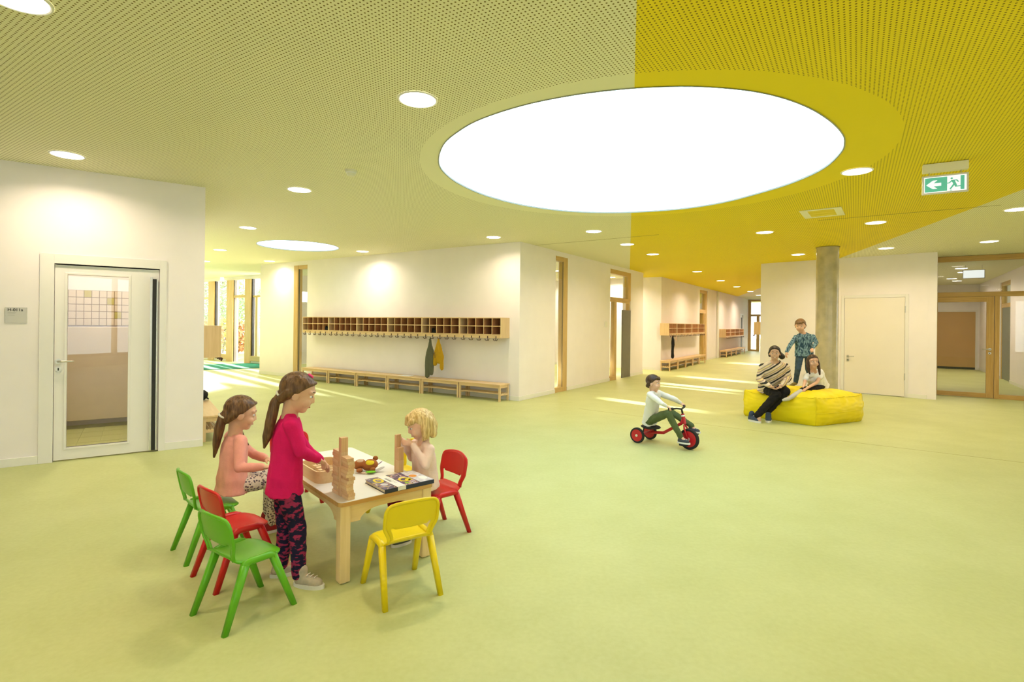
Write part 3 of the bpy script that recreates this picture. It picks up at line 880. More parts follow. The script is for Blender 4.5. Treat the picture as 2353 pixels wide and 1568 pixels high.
# lamps seen through the glazed partition
for x, y, lab in ((2214, 627.6, 'nearest in the front row'), (2199, 647.5, 'second in the front row'), (2187, 662, 'third in the front row'),
                  (2209, 618.7, 'nearest in the left row'), (2187, 642.4, 'second in the left row'), (2168, 660, 'third in the left row')):
    p = cpt(x, y); lamp_at(p, 'round ceiling light behind the glass above the wooden door, ' + lab)
# lamps of the rooms behind the glass strips, and added unseen fill lamps
def roomlamp(p, label): lamp_at(Vector((p[0], p[1], CEIL)), label)
rp = WS.at(2.0, -2.2); roomlamp(rp, 'round ceiling light in the room behind the narrow side window')
rp = WS.at(5.3, -2.0); roomlamp(rp, 'round ceiling light seen through the fanlight of the glazed side door')
rp = WC.at(-5.8, -1.9); roomlamp(rp, 'round ceiling light in the room behind the glass strip by the coat shelf')
lamp_at(Vector((wl_lamp.x, wl_lamp.y, CEIL)), 'round ceiling light inside the washroom behind the white door', ld3)
rp = WB.at(6.8, -1.6); roomlamp(rp, 'round ceiling light in the room behind the far corridor door')
for x, y, lab in ((-3.0, -0.9, 'behind on the left'), (-2.0, 0.6, 'left of the viewpoint'), (1.6, 1.7, 'just right of the viewpoint'), (0.4, -1.8, 'straight behind'),
                  (4.2, -0.8, 'behind on the right'), (5.2, 2.0, 'to the right'), (8.2, 4.0, 'far to the right'), (9.8, 7.4, 'near the glazed partition'), (12.2, 8.2, 'beside the far end of the glazed partition'), (11.0, 4.6, 'by the far right wall')):
    roomlamp((x, y), 'added unseen ceiling light outside the picture, ' + lab)  # added out of view to brighten the hall and its walls

for t, lab in ((-1.5, 'nearer the corridor'), (-3.3, 'nearer the garden front')):  # hidden lamps added to brighten the corridor
    q = WBF.at(t, 0.6); lamp_at(Vector((q.x, q.y, CEIL)), 'round ceiling light in the side passage hidden behind the side wall, ' + lab, ld2)
# ---- smoke detector
p = cpt(807, 391)
sd = thing('smoke_detector', 'small white smoke detector on the pale perforated ceiling', 'smoke detector', (p.x, p.y, CEIL))
M['offwhite'] = plain('offwhite_plastic', (0.80, 0.77, 0.62), 0.4, 0.4)
bm = bmesh.new(); add_cyl(bm, (0, 0, 0), (0, 0, -0.022), 0.062, 0.060, 32); smooth_by_angle(bm_obj('mounting_base', bm, M['offwhite'], sd))
bm = bmesh.new(); add_cyl(bm, (0, 0, -0.022), (0, 0, -0.036), 0.050, 0.050, 32); smooth_by_angle(bm_obj('sensor_ring', bm, M['skirt'], sd))
bm = bmesh.new(); add_cyl(bm, (0, 0, -0.036), (0, 0, -0.060), 0.050, 0.034, 32); smooth_by_angle(bm_obj('sensor_cap', bm, M['offwhite'], sd))

# ---- ceiling vent
v0, v1, v2, v3 = cpt(1838, 486), cpt(1932, 476.5), cpt(1943, 494), cpt(1848, 503)
vc = (v0 + v1 + v2 + v3) / 4
ve = (v1 - v0 + v2 - v3) / 2
va = math.atan2(ve.y, ve.x); vl = ve.length; vw = ((v3 - v0 + v2 - v1) / 2).length
vt = thing('ceiling_vent', 'pale slotted air vent set in the yellow ceiling', 'vent', (vc.x, vc.y, CEIL), va)
M['ventpaint'] = plain('pale_vent_paint', (0.92, 0.88, 0.66), 0.5, 0.3)
M['ventyellow'] = plain('yellow_vent_plate', (0.85, 0.68, 0.05), 0.6, 0.2)
for lo, hi in (((-vl / 2, -vw / 2, -0.01), (vl / 2, -vw / 2 + 0.055, -0.0005)), ((-vl / 2, vw / 2 - 0.055, -0.01), (vl / 2, vw / 2, -0.0005)),
               ((-vl / 2, -vw / 2 + 0.055, -0.01), (-vl / 2 + 0.09, vw / 2 - 0.055, -0.0005)), ((vl / 2 - 0.09, -vw / 2 + 0.055, -0.01), (vl / 2, vw / 2 - 0.055, -0.0005))):
    box('frame_bar', lo, hi, M['ventpaint'], vt, 0.002)
for k in range(3):
    yy = -vw / 2 + 0.055 + (vw - 0.11) * (k + 0.5) / 3
    box('louvre', (-vl / 2 + 0.09, yy - (vw - 0.11) / 6 + 0.008, -0.006), (vl / 2 - 0.09, yy + (vw - 0.11) / 6 - 0.008, -0.001), M['ventyellow'], vt)

# ---- exit sign
M['signgreen'] = emit('sign_green', (0.10, 0.42, 0.28), 0.75, (0.05, 0.25, 0.15))
M['signwhite'] = emit('sign_white', (0.95, 0.97, 0.95), 0.85, (0.3, 0.3, 0.3))
M['signgrey'] = plain('grey_sign_frame', (0.78, 0.73, 0.70), 0.4, 0.4)
M['signcream'] = plain('cream_sign_box', (0.88, 0.83, 0.66), 0.5, 0.3)
def tri_poly(bm, poly, y):
    vs = [bm.verts.new((p[0], y, p[1])) for p in poly]
    for t in tessellate_polygon([[Vector((p[0], p[1], 0)) for p in poly]]):
        bm.faces.new([vs[i] for i in t])
def exit_sign(loc, rz, label, W_=0.40, H_=0.20, mirror=False, art=True):
    r = thing('exit_sign', label, 'exit sign', loc, rz)
    drop = 0.155
    if art: box('housing', (-W_ / 2 - 0.012, -0.03, -0.085), (W_ / 2 + 0.012, 0.03, -0.004), M['signcream'], r, 0.004)
    for s in (-1, 1):
        cyl('suspension', (s * (W_ / 2 - 0.04), 0, -0.155 if not art else -0.16), (s * (W_ / 2 - 0.04), 0, -0.002 if not art else -0.085), 0.004, M['steel'], r, n=8)
    z1 = -0.115; z0 = z1 - H_ - 0.03
    bm = bmesh.new()
    e = 0.015
    for lo, hi in (((-W_ / 2 - e, -0.012, z0), (-W_ / 2, 0.012, z1)), ((W_ / 2, -0.012, z0), (W_ / 2 + e, 0.012, z1)), ((-W_ / 2, -0.012, z0), (W_ / 2, 0.012, z0 + e)), ((-W_ / 2, -0.012, z1 - e), (W_ / 2, 0.012, z1))):
        add_box(bm, lo, hi, 0.002)
    bm_obj('frame', bm, M['signgrey'], r)
    box('lit_panel', (-W_ / 2, -0.008, z0 + e), (W_ / 2, 0.008, z1 - e), M['signwhite'], r)
    if not art: return r
    zc = (z0 + z1) / 2
    def T(p): return (p[0] * W_ / 2, zc + p[1] * H_ / 2)
    g = bmesh.new()
    m = 0.06
    y = -0.0092
    # green fields: left square with arrow cut-out drawn on top, door frame
    tri_poly(g, [T(p) for p in ((-0.96, -0.90), (0.10, -0.90), (0.10, 0.90), (-0.96, 0.90))], y)
    tri_poly(g, [T(p) for p in ((0.72, -0.55), (0.90, -0.55), (0.90, 0.90), (0.72, 0.90))], y)
    tri_poly(g, [T(p) for p in ((0.74, -0.88), (0.90, -0.88), (0.90, -0.55), (0.72, -0.55), (0.72, -0.76))], y)
    # running figure
    c = (0.31, 0.62)
    tri_poly(g, [T((c[0] + 0.058 * math.cos(2 * math.pi * k / 20), c[1] + 0.115 * math.sin(2 * math.pi * k / 20))) for k in range(20)], y)
    for poly in (((0.28, 0.40), (0.56, 0.42), (0.66, 0.12), (0.60, 0.08), (0.52, 0.30), (0.46, 0.30), (0.53, -0.12), (0.38, -0.14), (0.36, 0.05), (0.30, 0.22)),
                 ((0.30, 0.40), (0.33, 0.26), (0.22, 0.02), (0.10, 0.00), (0.10, 0.11), (0.19, 0.13)),
                 ((0.38, -0.10), (0.48, -0.14), (0.27, -0.78), (0.20, -0.72)),
                 ((0.40, -0.08), (0.54, -0.10), (0.56, -0.38), (0.80, -0.36), (0.80, -0.47), (0.47, -0.50)),
                 ((0.22, -0.84), (0.30, -0.84), (0.36, -0.92), (0.24, -0.92))):
        tri_poly(g, [T(p) for p in poly], y)
    bm_obj('green_pictogram', g, M['signgreen'], r)
    g = bmesh.new()
    arrow = ((-0.90, 0.0), (-0.58, 0.55), (-0.36, 0.55), (-0.54, 0.20), (-0.18, 0.20), (-0.18, -0.20), (-0.54, -0.20), (-0.36, -0.55), (-0.58, -0.55))
    tri_poly(g, [T(p) for p in arrow], y - 0.0012)
    bm_obj('white_arrow', g, M['signwhite'], r)
    return r
# the sign's housing touches the ceiling at these pixels
sa, sb = cpt(2119, 381.5), cpt(2226, 369.5)
es = (sa + sb) / 2
sdv = (sb - sa)
exit_sign((es.x, es.y, CEIL), math.atan2(sdv.y, sdv.x), 'green and white lit emergency exit sign with arrow and running figure under the yellow ceiling', W_=sdv.length - 0.03, H_=(sdv.length - 0.03) * 0.47)
hp = P(2237.5, 612, 13.2)
exit_sign((hp.x, hp.y, CEIL), WG.rz, 'blank white lit sign panel hanging behind the glass above the wooden door', W_=0.40, H_=0.19, art=False)

# ---- room number plate
def text_mesh(name, s, size, mat, parent, loc, rot=(math.radians(90), 0, 0), ext=0.0008, bold=0.0, align='LEFT'):
    cu = bpy.data.curves.new(name, 'FONT'); cu.body = s; cu.size = size; cu.extrude = ext; cu.offset = bold; cu.align_x = align
    tmp = bpy.data.objects.new(name, cu); COL.objects.link(tmp)
    dg = bpy.context.evaluated_depsgraph_get()
    me = bpy.data.meshes.new_from_object(tmp.evaluated_get(dg))
    bpy.data.objects.remove(tmp); bpy.data.curves.remove(cu)
    me.materials.clear()
    return me_obj(name, me, mat, parent, loc, rot)
p0, pz1 = WL.T(13.5, 704); p1_, pz0 = WL.T(61.5, 740)
pz0 = WL.T(14, 740)[1]
pl = thing('room_number_sign', 'small grey room number plate reading H-011a left of the washroom door', 'sign', WL.at(p0, 0.0, pz0), WL.rz)
pwid, phei = p1_ - p0, pz1 - pz0
M['plate'] = plain('pale_grey_plate', (0.62, 0.60, 0.58), 0.35, 0.4)
M['ink'] = plain('dark_grey_ink', (0.06, 0.06, 0.06), 0.6, 0.2)
M['inklight'] = plain('mid_grey_ink', (0.36, 0.35, 0.34), 0.6, 0.2)
box('plate', (0, -0.008, 0), (pwid, -0.0005, phei), M['plate'], pl, 0.001)
box('plate_edge', (-0.004, -0.010, 0), (0.0, -0.0005, phei), M['steel'], pl)
box('plate_edge', (pwid, -0.010, 0), (pwid + 0.004, -0.0005, phei), M['steel'], pl)
text_mesh('room_number', 'H-011a', phei * 0.25, M['ink'], pl, (pwid * 0.08, -0.0082, phei * 0.76), bold=0.0007)
bm = bmesh.new()
for zz, ww in ((0.66, 0.42), (0.61, 0.36), (0.48, 0.34)):
    add_box(bm, (pwid * 0.09, -0.0088, phei * zz), (pwid * (0.09 + ww), -0.008, phei * (zz + 0.018)))
bm_obj('small_print', bm, M['inklight'], pl)

# ================================================================ coat shelves and benches
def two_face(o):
    "beech board: pale front edge, compartment shade put into the colour of other faces"
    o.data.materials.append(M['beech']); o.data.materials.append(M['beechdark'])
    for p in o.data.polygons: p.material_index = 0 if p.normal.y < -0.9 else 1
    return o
def shelf_unit(name, L=1.0, D=0.30, ncol=5, H1=0.165, closed=(True, True)):
    "origin: back bottom left; x along the wall, -y to the room. Total height 2*H1+0.075"
    t = 0.016
    root = thing(name, 'shelf', 'coat shelf')
    rail = 0.058
    zb = rail
    zt = zb + 2 * H1 + 0.01
    box('side_panel', (0.001, -D, 0), (t, 0, zt), M['beechz'], root, 0.0015)
    box('side_panel', (L - t, -D, 0), (L - 0.001, 0, zt), M['beechz'], root, 0.0015)
    box('top_board', (t, -D, zt - t), (L - t, 0, zt), M['beech'], root, 0.0015)
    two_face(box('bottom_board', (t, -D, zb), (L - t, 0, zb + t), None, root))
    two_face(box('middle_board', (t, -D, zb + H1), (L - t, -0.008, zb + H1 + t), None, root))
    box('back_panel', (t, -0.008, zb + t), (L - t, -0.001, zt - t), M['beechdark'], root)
    w_ = (L - 2 * t) / ncol
    div = None
    for i in range(1, ncol):
        x = t + i * w_
        for z0, z1 in ((zb + t, zb + H1), (zb + H1 + t, zt - t)):
            lo, hi = (x - 0.007, -D + 0.002, z0), (x + 0.007, -0.008, z1)
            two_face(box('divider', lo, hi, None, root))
    box('hook_rail', (t, -D + 0.004, 0), (L - t, -D + 0.022, zb), M['beech'], root, 0.0015)
    for i in range(ncol):
        me_obj('coat_hook', hook_me, None, root, (t + (i + 0.5) * w_, -D + 0.004, 0.012))
    return root
def hook_mesh():
    bm = bmesh.new()
    add_box(bm, (-0.010, -0.006, -0.012), (0.010, 0, 0.026), 0.002)
    add_tube(bm, [(0, -0.004, 0.0), (0, -0.012, -0.034), (0, -0.016, -0.056)], [0.0065, 0.0065, 0.0065], 6)
    for s in (-1, 1):
        add_tube(bm, [(0, -0.015, -0.052), (s * 0.022, -0.018, -0.060), (s * 0.040, -0.023, -0.048), (s * 0.048, -0.026, -0.024)], [0.0065, 0.0065, 0.0065, 0.008], 6)
    bmesh.ops.recalc_face_normals(bm, faces=bm.faces)
    me = bpy.data.meshes.new('coat_hook'); bm.to_mesh(me); bm.free()
    me.materials.append(M['hook'])
    me.polygons.foreach_set('use_smooth', [True] * len(me.polygons))
    return me
hook_me = hook_mesh()
def bench(name, L=1.0, D=0.34, H=0.33, nsl=5):
    root = thing(name, 'bench', 'bench')
    lg = 0.035
    box('seat_board', (0.002, -D, H - 0.022), (L - 0.002, 0, H), M['beech'], root, 0.003)
    for x in (0.012, L - 0.012 - lg):
        for y in (-D + 0.012, -0.012 - lg):
            box('leg', (x, y, 0), (x + lg, y + lg, H - 0.022), M['beechz'], root, 0.003)
    for y in (-D + 0.016, -0.012 - 0.03):
        box('apron', (0.012 + lg, y, H - 0.075), (L - 0.012 - lg, y + 0.02, H - 0.022), M['beech'], root, 0.002)
    for x in (0.018, L - 0.018 - 0.02):
        box('side_rail', (x, -D + 0.012 + lg, H - 0.075), (x + 0.02, -0.012 - lg, H - 0.022), M['beech'], root, 0.002)
        box('shelf_rail', (x, -D + 0.012 + lg, 0.11), (x + 0.02, -0.012 - lg, 0.14), M['beech'], root, 0.002)
    for k in range(nsl):
        y = -D + 0.03 + k * (D - 0.085) / (nsl - 1)
        box('shelf_slat', (0.02, y, 0.14), (L - 0.02, y + 0.026, 0.153), M['beech'], root, 0.002)
    return root
def run(wall, t0, t1, n, make, z, off, labels, name, group, **kw):
    Lu = (t1 - t0) / n
    first = None
    out = []
    for i in range(n):
        if first is None: first = o = make(name, L=Lu, **kw)
        else: o = copy_tree(first)
        o.location = wall.at(t0 + i * Lu, off, z); o.rotation_euler = (0, 0, wall.rz)
        o['label'] = labels[i]; o['group'] = group
        out.append(o)
    return out
# long coat wall
ta = WC.T(695, 770, 0.30)[0]; tb = WC.T(1151, 770, 0.30)[0]
zt = WC.T(1151, 730, 0.30)[1]; zbm = WC.T(1151, 771, 0.30)[1]
zsh = zt - (2 * 0.165 + 0.01) - 0.058
place = ['leftmost of the six, next to the glass strip', 'second of the six from the glass strip', 'third of the six from the glass strip', 'fourth of the six from the glass strip', 'fifth of the six, above the hanging clothes', 'rightmost of the six, next to the wall corner']
coat_units = run(WC, ta, tb, 6, shelf_unit, zsh, 0.001, ['beech coat shelf on the long wall, ' + p for p in place], 'coat_shelf', 'coat shelves on the long white wall')
tba = WC.T(692, 850, 0.36)[0]; tbb = WC.T(1149, 885, 0.36)[0]
bz = WC.T(1149, 885, 0.36)[1]
bplace = ['leftmost of the six', 'second of the six from the left', 'third of the six from the left', 'fourth of the six, with a booklet', 'fifth of the six, below the hanging clothes', 'rightmost of the six, next to the wall corner']
coat_benches = run(WC, tba, tbb, 6, bench, 0.0, 0.02, ['low beech bench on the long wall, ' + p for p in bplace], 'cloakroom_bench', 'benches along the long white wall', H=bz)
# corridor wall
ta = WB.T(1537.5, 760, 0.30)[0]; tb = WB.T(1619.5, 760, 0.30)[0]
zt = WB.T(1537.5, 744, 0.30)[1]
nm = ['nearest of the five', 'second of the five', 'middle one of the five', 'fourth of the five', 'farthest of the five']
run(WB, ta, tb, 5, shelf_unit, zt - 0.398, 0.001, ['beech coat shelf on the near corridor wall, ' + p for p in nm], 'coat_shelf', 'coat shelves on the near corridor wall')
tb = WB.T(1622, 830, 0.36)[0]
run(WB, ta - 0.03, tb, 5, bench, 0.0, 0.02, ['low beech bench on the near corridor wall, ' + p for p in nm], 'cloakroom_bench', 'benches along the near corridor wall', H=0.33)
ta = WB.T(1668, 780, 0.30)[0]; tb = WB.T(1709, 770, 0.30)[0]
zt = WB.T(1668, 757.5, 0.30)[1]
nm = ['nearest of the four', 'second of the four', 'third of the four', 'farthest of the four']
run(WB, ta, tb, 4, shelf_unit, zt - 0.398, 0.001, ['beech coat shelf unit far down the corridor, ' + p for p in nm], 'coat_shelf', 'coat shelves far down the corridor')
run(WB, ta - 0.03, tb + 0.2, 4, bench, 0.0, 0.02, ['low beech bench far down the corridor, ' + p for p in nm], 'cloakroom_bench', 'benches far down the corridor', H=0.33)
# end of another shelf at the end of the corridor, on the right-hand side
q0 = P(1733.5, 760, 16.4)
u = shelf_unit('coat_shelf', L=1.0)
qz = P(1733.5, 741, 16.4).z
tq = (Vector((q0.x, q0.y)) - WCR.p).dot(WCR.d)
u.location = WCR.at(tq - 1.0, 0.001, qz - 0.398); u.rotation_euler = (0, 0, WCR.rz)
u['label'] = 'beech coat shelf end peeking out behind the edge of the right wall'
# left return wall
u = shelf_unit('coat_shelf', L=1.0, D=0.22)
zt = P(461, 748, 6.5).z
u.location = WLR.at(0.35, 0.001, zt - 0.398); u.rotation_euler = (0, 0, WLR.rz)
u['label'] = 'beech coat shelf end peeking out behind the edge of the left wall'
for k in range(2):
    o = bench('cloakroom_bench', L=1.0, H=0.32, D=0.225)
    o.location = WLR.at(0.20 + k * 1.0, 0.003, 0); o.rotation_euler = (0, 0, WLR.rz)
    o['label'] = ['low beech bench with slatted shelf behind the edge of the left wall', 'second low bench behind the left wall, under the black bag'][k]
    o['group'] = 'benches behind the left wall'

# ================================================================ rug, garden
M['rug'] = plain('green_rug', (0.045, 0.26, 0.16), 0.9, 0.1, var=0.15, scale=40, bump=0.3, bscale=300)
ra, rb = G(440, 850.5), G(600, 845.0)
WRG = Wall((ra.x, ra.y), (rb.x - ra.x, rb.y - ra.y))
rg = thing('rug', 'flat green rug on the floor in front of the garden windows', 'rug', (ra.x, ra.y, 0), WRG.rz)
box('rug_pile', (-3.0, 0, 0.0), (2.4, 2.1, 0.012), M['rug'], rg, 0.004)
M['rugedge'] = plain('dark_green_rug_edge', (0.025, 0.15, 0.09), 0.9, 0.1)
box('rug_binding', (-3.0, -0.02, 0.0), (2.4, 0.0, 0.013), M['rugedge'], rg, 0.003)

M['grass'] = plain('leafy_ground', (0.30, 0.30, 0.12), 0.9, 0.1, var=0.5, scale=3)
M['kerb'] = plain('pale_kerb', (0.62, 0.60, 0.55), 0.7, 0.2, var=0.05)
og = bpy.data.meshes.new('ground_garden')
gq = [WF.at(-70, -0.25), WF.at(40, -0.25), WF.at(40, -60), WF.at(-70, -60)]
og.from_pydata([(p.x, p.y, -0.06) for p in gq], [], [(0, 1, 2, 3)])
tag(me_obj('ground_garden', og, M['grass']), None, None, None, 'structure')
kb = struct('trim_4', (WF.p.x, WF.p.y, 0), WF.rz, 'low pale garden kerb outside the windows')
box('kerb', (-28, 4.6, -0.06), (9, 4.9, 0.28), M['kerb'], kb, 0.02)
def leaf_mesh(name, centre, radii, n, size, seed, mat):
    rnd = random.Random(seed)
    vs, fs = [], []
    for i in range(n):
        while True:
            d = Vector((rnd.uniform(-1, 1), rnd.uniform(-1, 1), rnd.uniform(-1, 1)))
            if 0.25 < d.length < 1: break
        c = Vector(centre) + Vector((d.x * radii[0], d.y * radii[1], d.z * radii[2]))
        a = Vector((rnd.uniform(-1, 1), rnd.uniform(-1, 1), rnd.uniform(-1, 1))).normalized()
        b = a.orthogonal().normalized()
        s = size * rnd.uniform(0.6, 1.3)
        k = len(vs)
        vs += [c + a * s, c + b * s * 0.5, c - a * s, c - b * s * 0.5]
        fs.append((k, k + 1, k + 2, k + 3))
    me = bpy.data.meshes.new(name); me.from_pydata(vs, [], fs); me.materials.append(mat)
    return me
def leaf_mat(name, col):
    m, nt, b = new_mat(name)
    nz = nt.nodes.new('ShaderNodeTexNoise'); nz.inputs['Scale'].default_value = 4
    tc = nt.nodes.new('ShaderNodeTexCoord'); nt.links.new(tc.outputs['Object'], nz.inputs['Vector'])
    cr = nt.nodes.new('ShaderNodeValToRGB')
    cr.color_ramp.elements[0].color = tuple(c * 0.6 for c in col) + (1,); cr.color_ramp.elements[1].color = tuple(min(1, c * 1.4) for c in col) + (1,)
    nt.links.new(nz.outputs['Fac'], cr.inputs['Fac']); nt.links.new(cr.outputs['Color'], b.inputs['Base Color'])
    b.inputs['Roughness'].default_value = 0.6
    b.inputs['Transmission Weight'].default_value = 0.0
    return m
M['leafy'] = leaf_mat('yellow_green_leaves', (0.42, 0.42, 0.06)); M['leafg'] = leaf_mat('grey_green_leaves', (0.20, 0.30, 0.14)); M['leafo'] = leaf_mat('russet_leaves', (0.42, 0.20, 0.07))
M['bark'] = plain('grey_bark', (0.16, 0.12, 0.08), 0.9, 0.1, var=0.3, scale=20, bump=0.5, bscale=30)
def tree(px, dep, h, crown, nleaf, mat, label, seed, name='garden_tree'):
    p = P(px, 800, dep); p.z = -0.06
    r = thing(name, label, 'tree' if name == 'garden_tree' else 'shrub', p, 0)
    rnd = random.Random(seed)
    bm = bmesh.new()
    add_tube(bm, [(0, 0, 0), (0.05, 0, h * 0.3), (0, 0.05, h * 0.6), (0.05, 0, h)], [0.10 * h / 5, 0.08 * h / 5, 0.05 * h / 5, 0.02], 8)
    for k in range(7):
        a = rnd.uniform(0, 6.28); z = h * rnd.uniform(0.3, 0.8); L_ = crown[0] * rnd.uniform(0.6, 0.95)
        add_tube(bm, [(0, 0, z), (math.cos(a) * L_ * 0.5, math.sin(a) * L_ * 0.5, z + L_ * 0.3), (math.cos(a) * L_, math.sin(a) * L_, z + L_ * 0.7)], [0.03, 0.02, 0.008], 6)
    bm_obj('trunk', bm, M['bark'], r, smooth=True)
    me = leaf_mesh('foliage', (0, 0, crown[3]), crown[:3], nleaf, 0.09, seed, mat)
    o = me_obj('foliage', me, None, r); o['kind'] = 'stuff'
tree(462, 29, 4.2, (1.5, 1.2, 1.8, 2.6), 1600, M['leafg'], 'grey-green garden tree seen through the left window panes', 1)
tree(508, 33.5, 5.0, (1.5, 1.4, 2.1, 3.0), 1600, M['leafg'], 'grey-green garden tree seen through the middle window pane', 2)
tree(546, 38, 4.5, (1.4, 1.4, 1.8, 2.9), 1300, M['leafy'], 'yellow-green garden tree seen through the garden door', 3)
tree(587, 31.5, 3.8, (1.2, 1.2, 1.4, 2.2), 1200, M['leafg'], 'grey-green garden tree seen through the right window pane', 8)
tree(472, 23.2, 1.5, (0.8, 0.6, 0.7, 0.9), 800, M['leafo'], 'russet garden shrub low behind the left window', 4, 'garden_shrub')
tree(512, 25.2, 1.5, (0.8, 0.6, 0.8, 0.9), 800, M['leafy'], 'yellow garden shrub low behind the middle window', 5, 'garden_shrub')
tree(548, 25.5, 1.5, (0.6, 0.6, 0.75, 0.8), 800, M['leafo'], 'russet garden shrub low behind the garden door', 6, 'garden_shrub')

# ================================================================ table
TO = G(780, 1158, 0.47); TR = G(997.4, 1110, 0.47); TB = G(809.6, 1026.5, 0.47)
U = Vector((TR.x - TO.x, TR.y - TO.y)); LU = U.length; U.normalize()
V = Vector((-U.y, U.x)); LV = (Vector((TB.x, TB.y)) - Vector((TR.x, TR.y))).dot(V)
TZ = 0.47
TRZ = math.atan2(U.y, U.x)
def tp(u, v, z=TZ): return Vector((TO.x + U.x * u + V.x * v, TO.y + U.y * u + V.y * v, z))
M['laminate'] = plain('white_laminate', (0.82, 0.80, 0.78), 0.35, 0.4, var=0.01)
M['birch'] = wood('birch_leg', (0.74, 0.55, 0.27), (0.82, 0.63, 0.34), 'Z')
M['birchx'] = wood('birch_board', (0.74, 0.55, 0.27), (0.82, 0.63, 0.34), 'X')
M['edge'] = wood('oiled_table_edge', (0.50, 0.28, 0.09), (0.58, 0.34, 0.13), 'X')
tb = thing('play_table', 'low birch play table with white laminate top', 'table', (TO.x, TO.y, 0), TRZ)
def rr(x0, y0, x1, y1, r, n=5):
    out = []
    for cx_, cy_, a0 in ((x1 - r, y0 + r, -90), (x1 - r, y1 - r, 0), (x0 + r, y1 - r, 90), (x0 + r, y0 + r, 180)):
        for i in range(n + 1):
            a = math.radians(a0 + 90 * i / n); out.append((cx_ + r * math.cos(a), cy_ + r * math.sin(a)))
    return out
top = prism('table_top', rr(0, 0, LU, LV, 0.03), TZ - 0.024, TZ - 0.0015, M['edge'], tb)
prism('laminate_sheet', rr(0.003, 0.003, LU - 0.003, LV - 0.003, 0.028), TZ - 0.0015, TZ, M['laminate'], tb)
lg = 0.062
zl = TZ - 0.024
for x in (0.012, LU - 0.012 - lg):
    for y in (0.012, LV - 0.012 - lg):
        l = box('leg', (x, y, 0.006), (x + lg, y + lg, zl), M['birch'], tb, 0.006)
        cyl('glide', (x + lg / 2, y + lg / 2, 0), (x + lg / 2, y + lg / 2, 0.008), 0.02, M['offwhite'], l)
def apron(L_):
    pts = [(0, 0), (L_, 0), (L_, -0.105)]
    n = 8; w_ = 0.13; h0, h1 = 0.105, 0.045
    sh = L_ - 0.05
    pts.append((sh, -h0))
    for i in range(n + 1):
        a = math.pi / 2 * i / n
        pts.append((sh - 0.012 - w_ * (1 - math.cos(a)), -h0 + (h0 - h1) * math.sin(a)))
    for i in range(n, -1, -1):
        a = math.pi / 2 * i / n
        pts.append((0.05 + 0.012 + w_ * (1 - math.cos(a)), -h0 + (h0 - h1) * math.sin(a)))
    pts.append((0.05, -h0)); pts.append((0, -h0))
    return pts
def apron_obj(L_, loc, rz):
    bm = bmesh.new()
    poly = apron(L_)
    f = [bm.verts.new((p[0], 0, p[1])) for p in poly]; b = [bm.verts.new((p[0], 0.02, p[1])) for p in poly]
    bm.faces.new(f); bm.faces.new(b[::-1])
    for i in range(len(poly)): bm.faces.new((f[i], b[i], b[(i + 1) % len(poly)], f[(i + 1) % len(poly)]))
    return bm_obj('apron', bm, M['birchx'], tb, loc=loc, rot=(0, 0, rz))
i0 = 0.012 + lg
apron_obj(LU - 2 * i0, (i0, 0.022, zl), 0); apron_obj(LU - 2 * i0, (i0, LV - 0.045, zl), 0)
apron_obj(LV - 2 * i0, (0.045, i0, zl), math.pi / 2); apron_obj(LV - 2 * i0, (LU - 0.022, i0, zl), math.pi / 2)

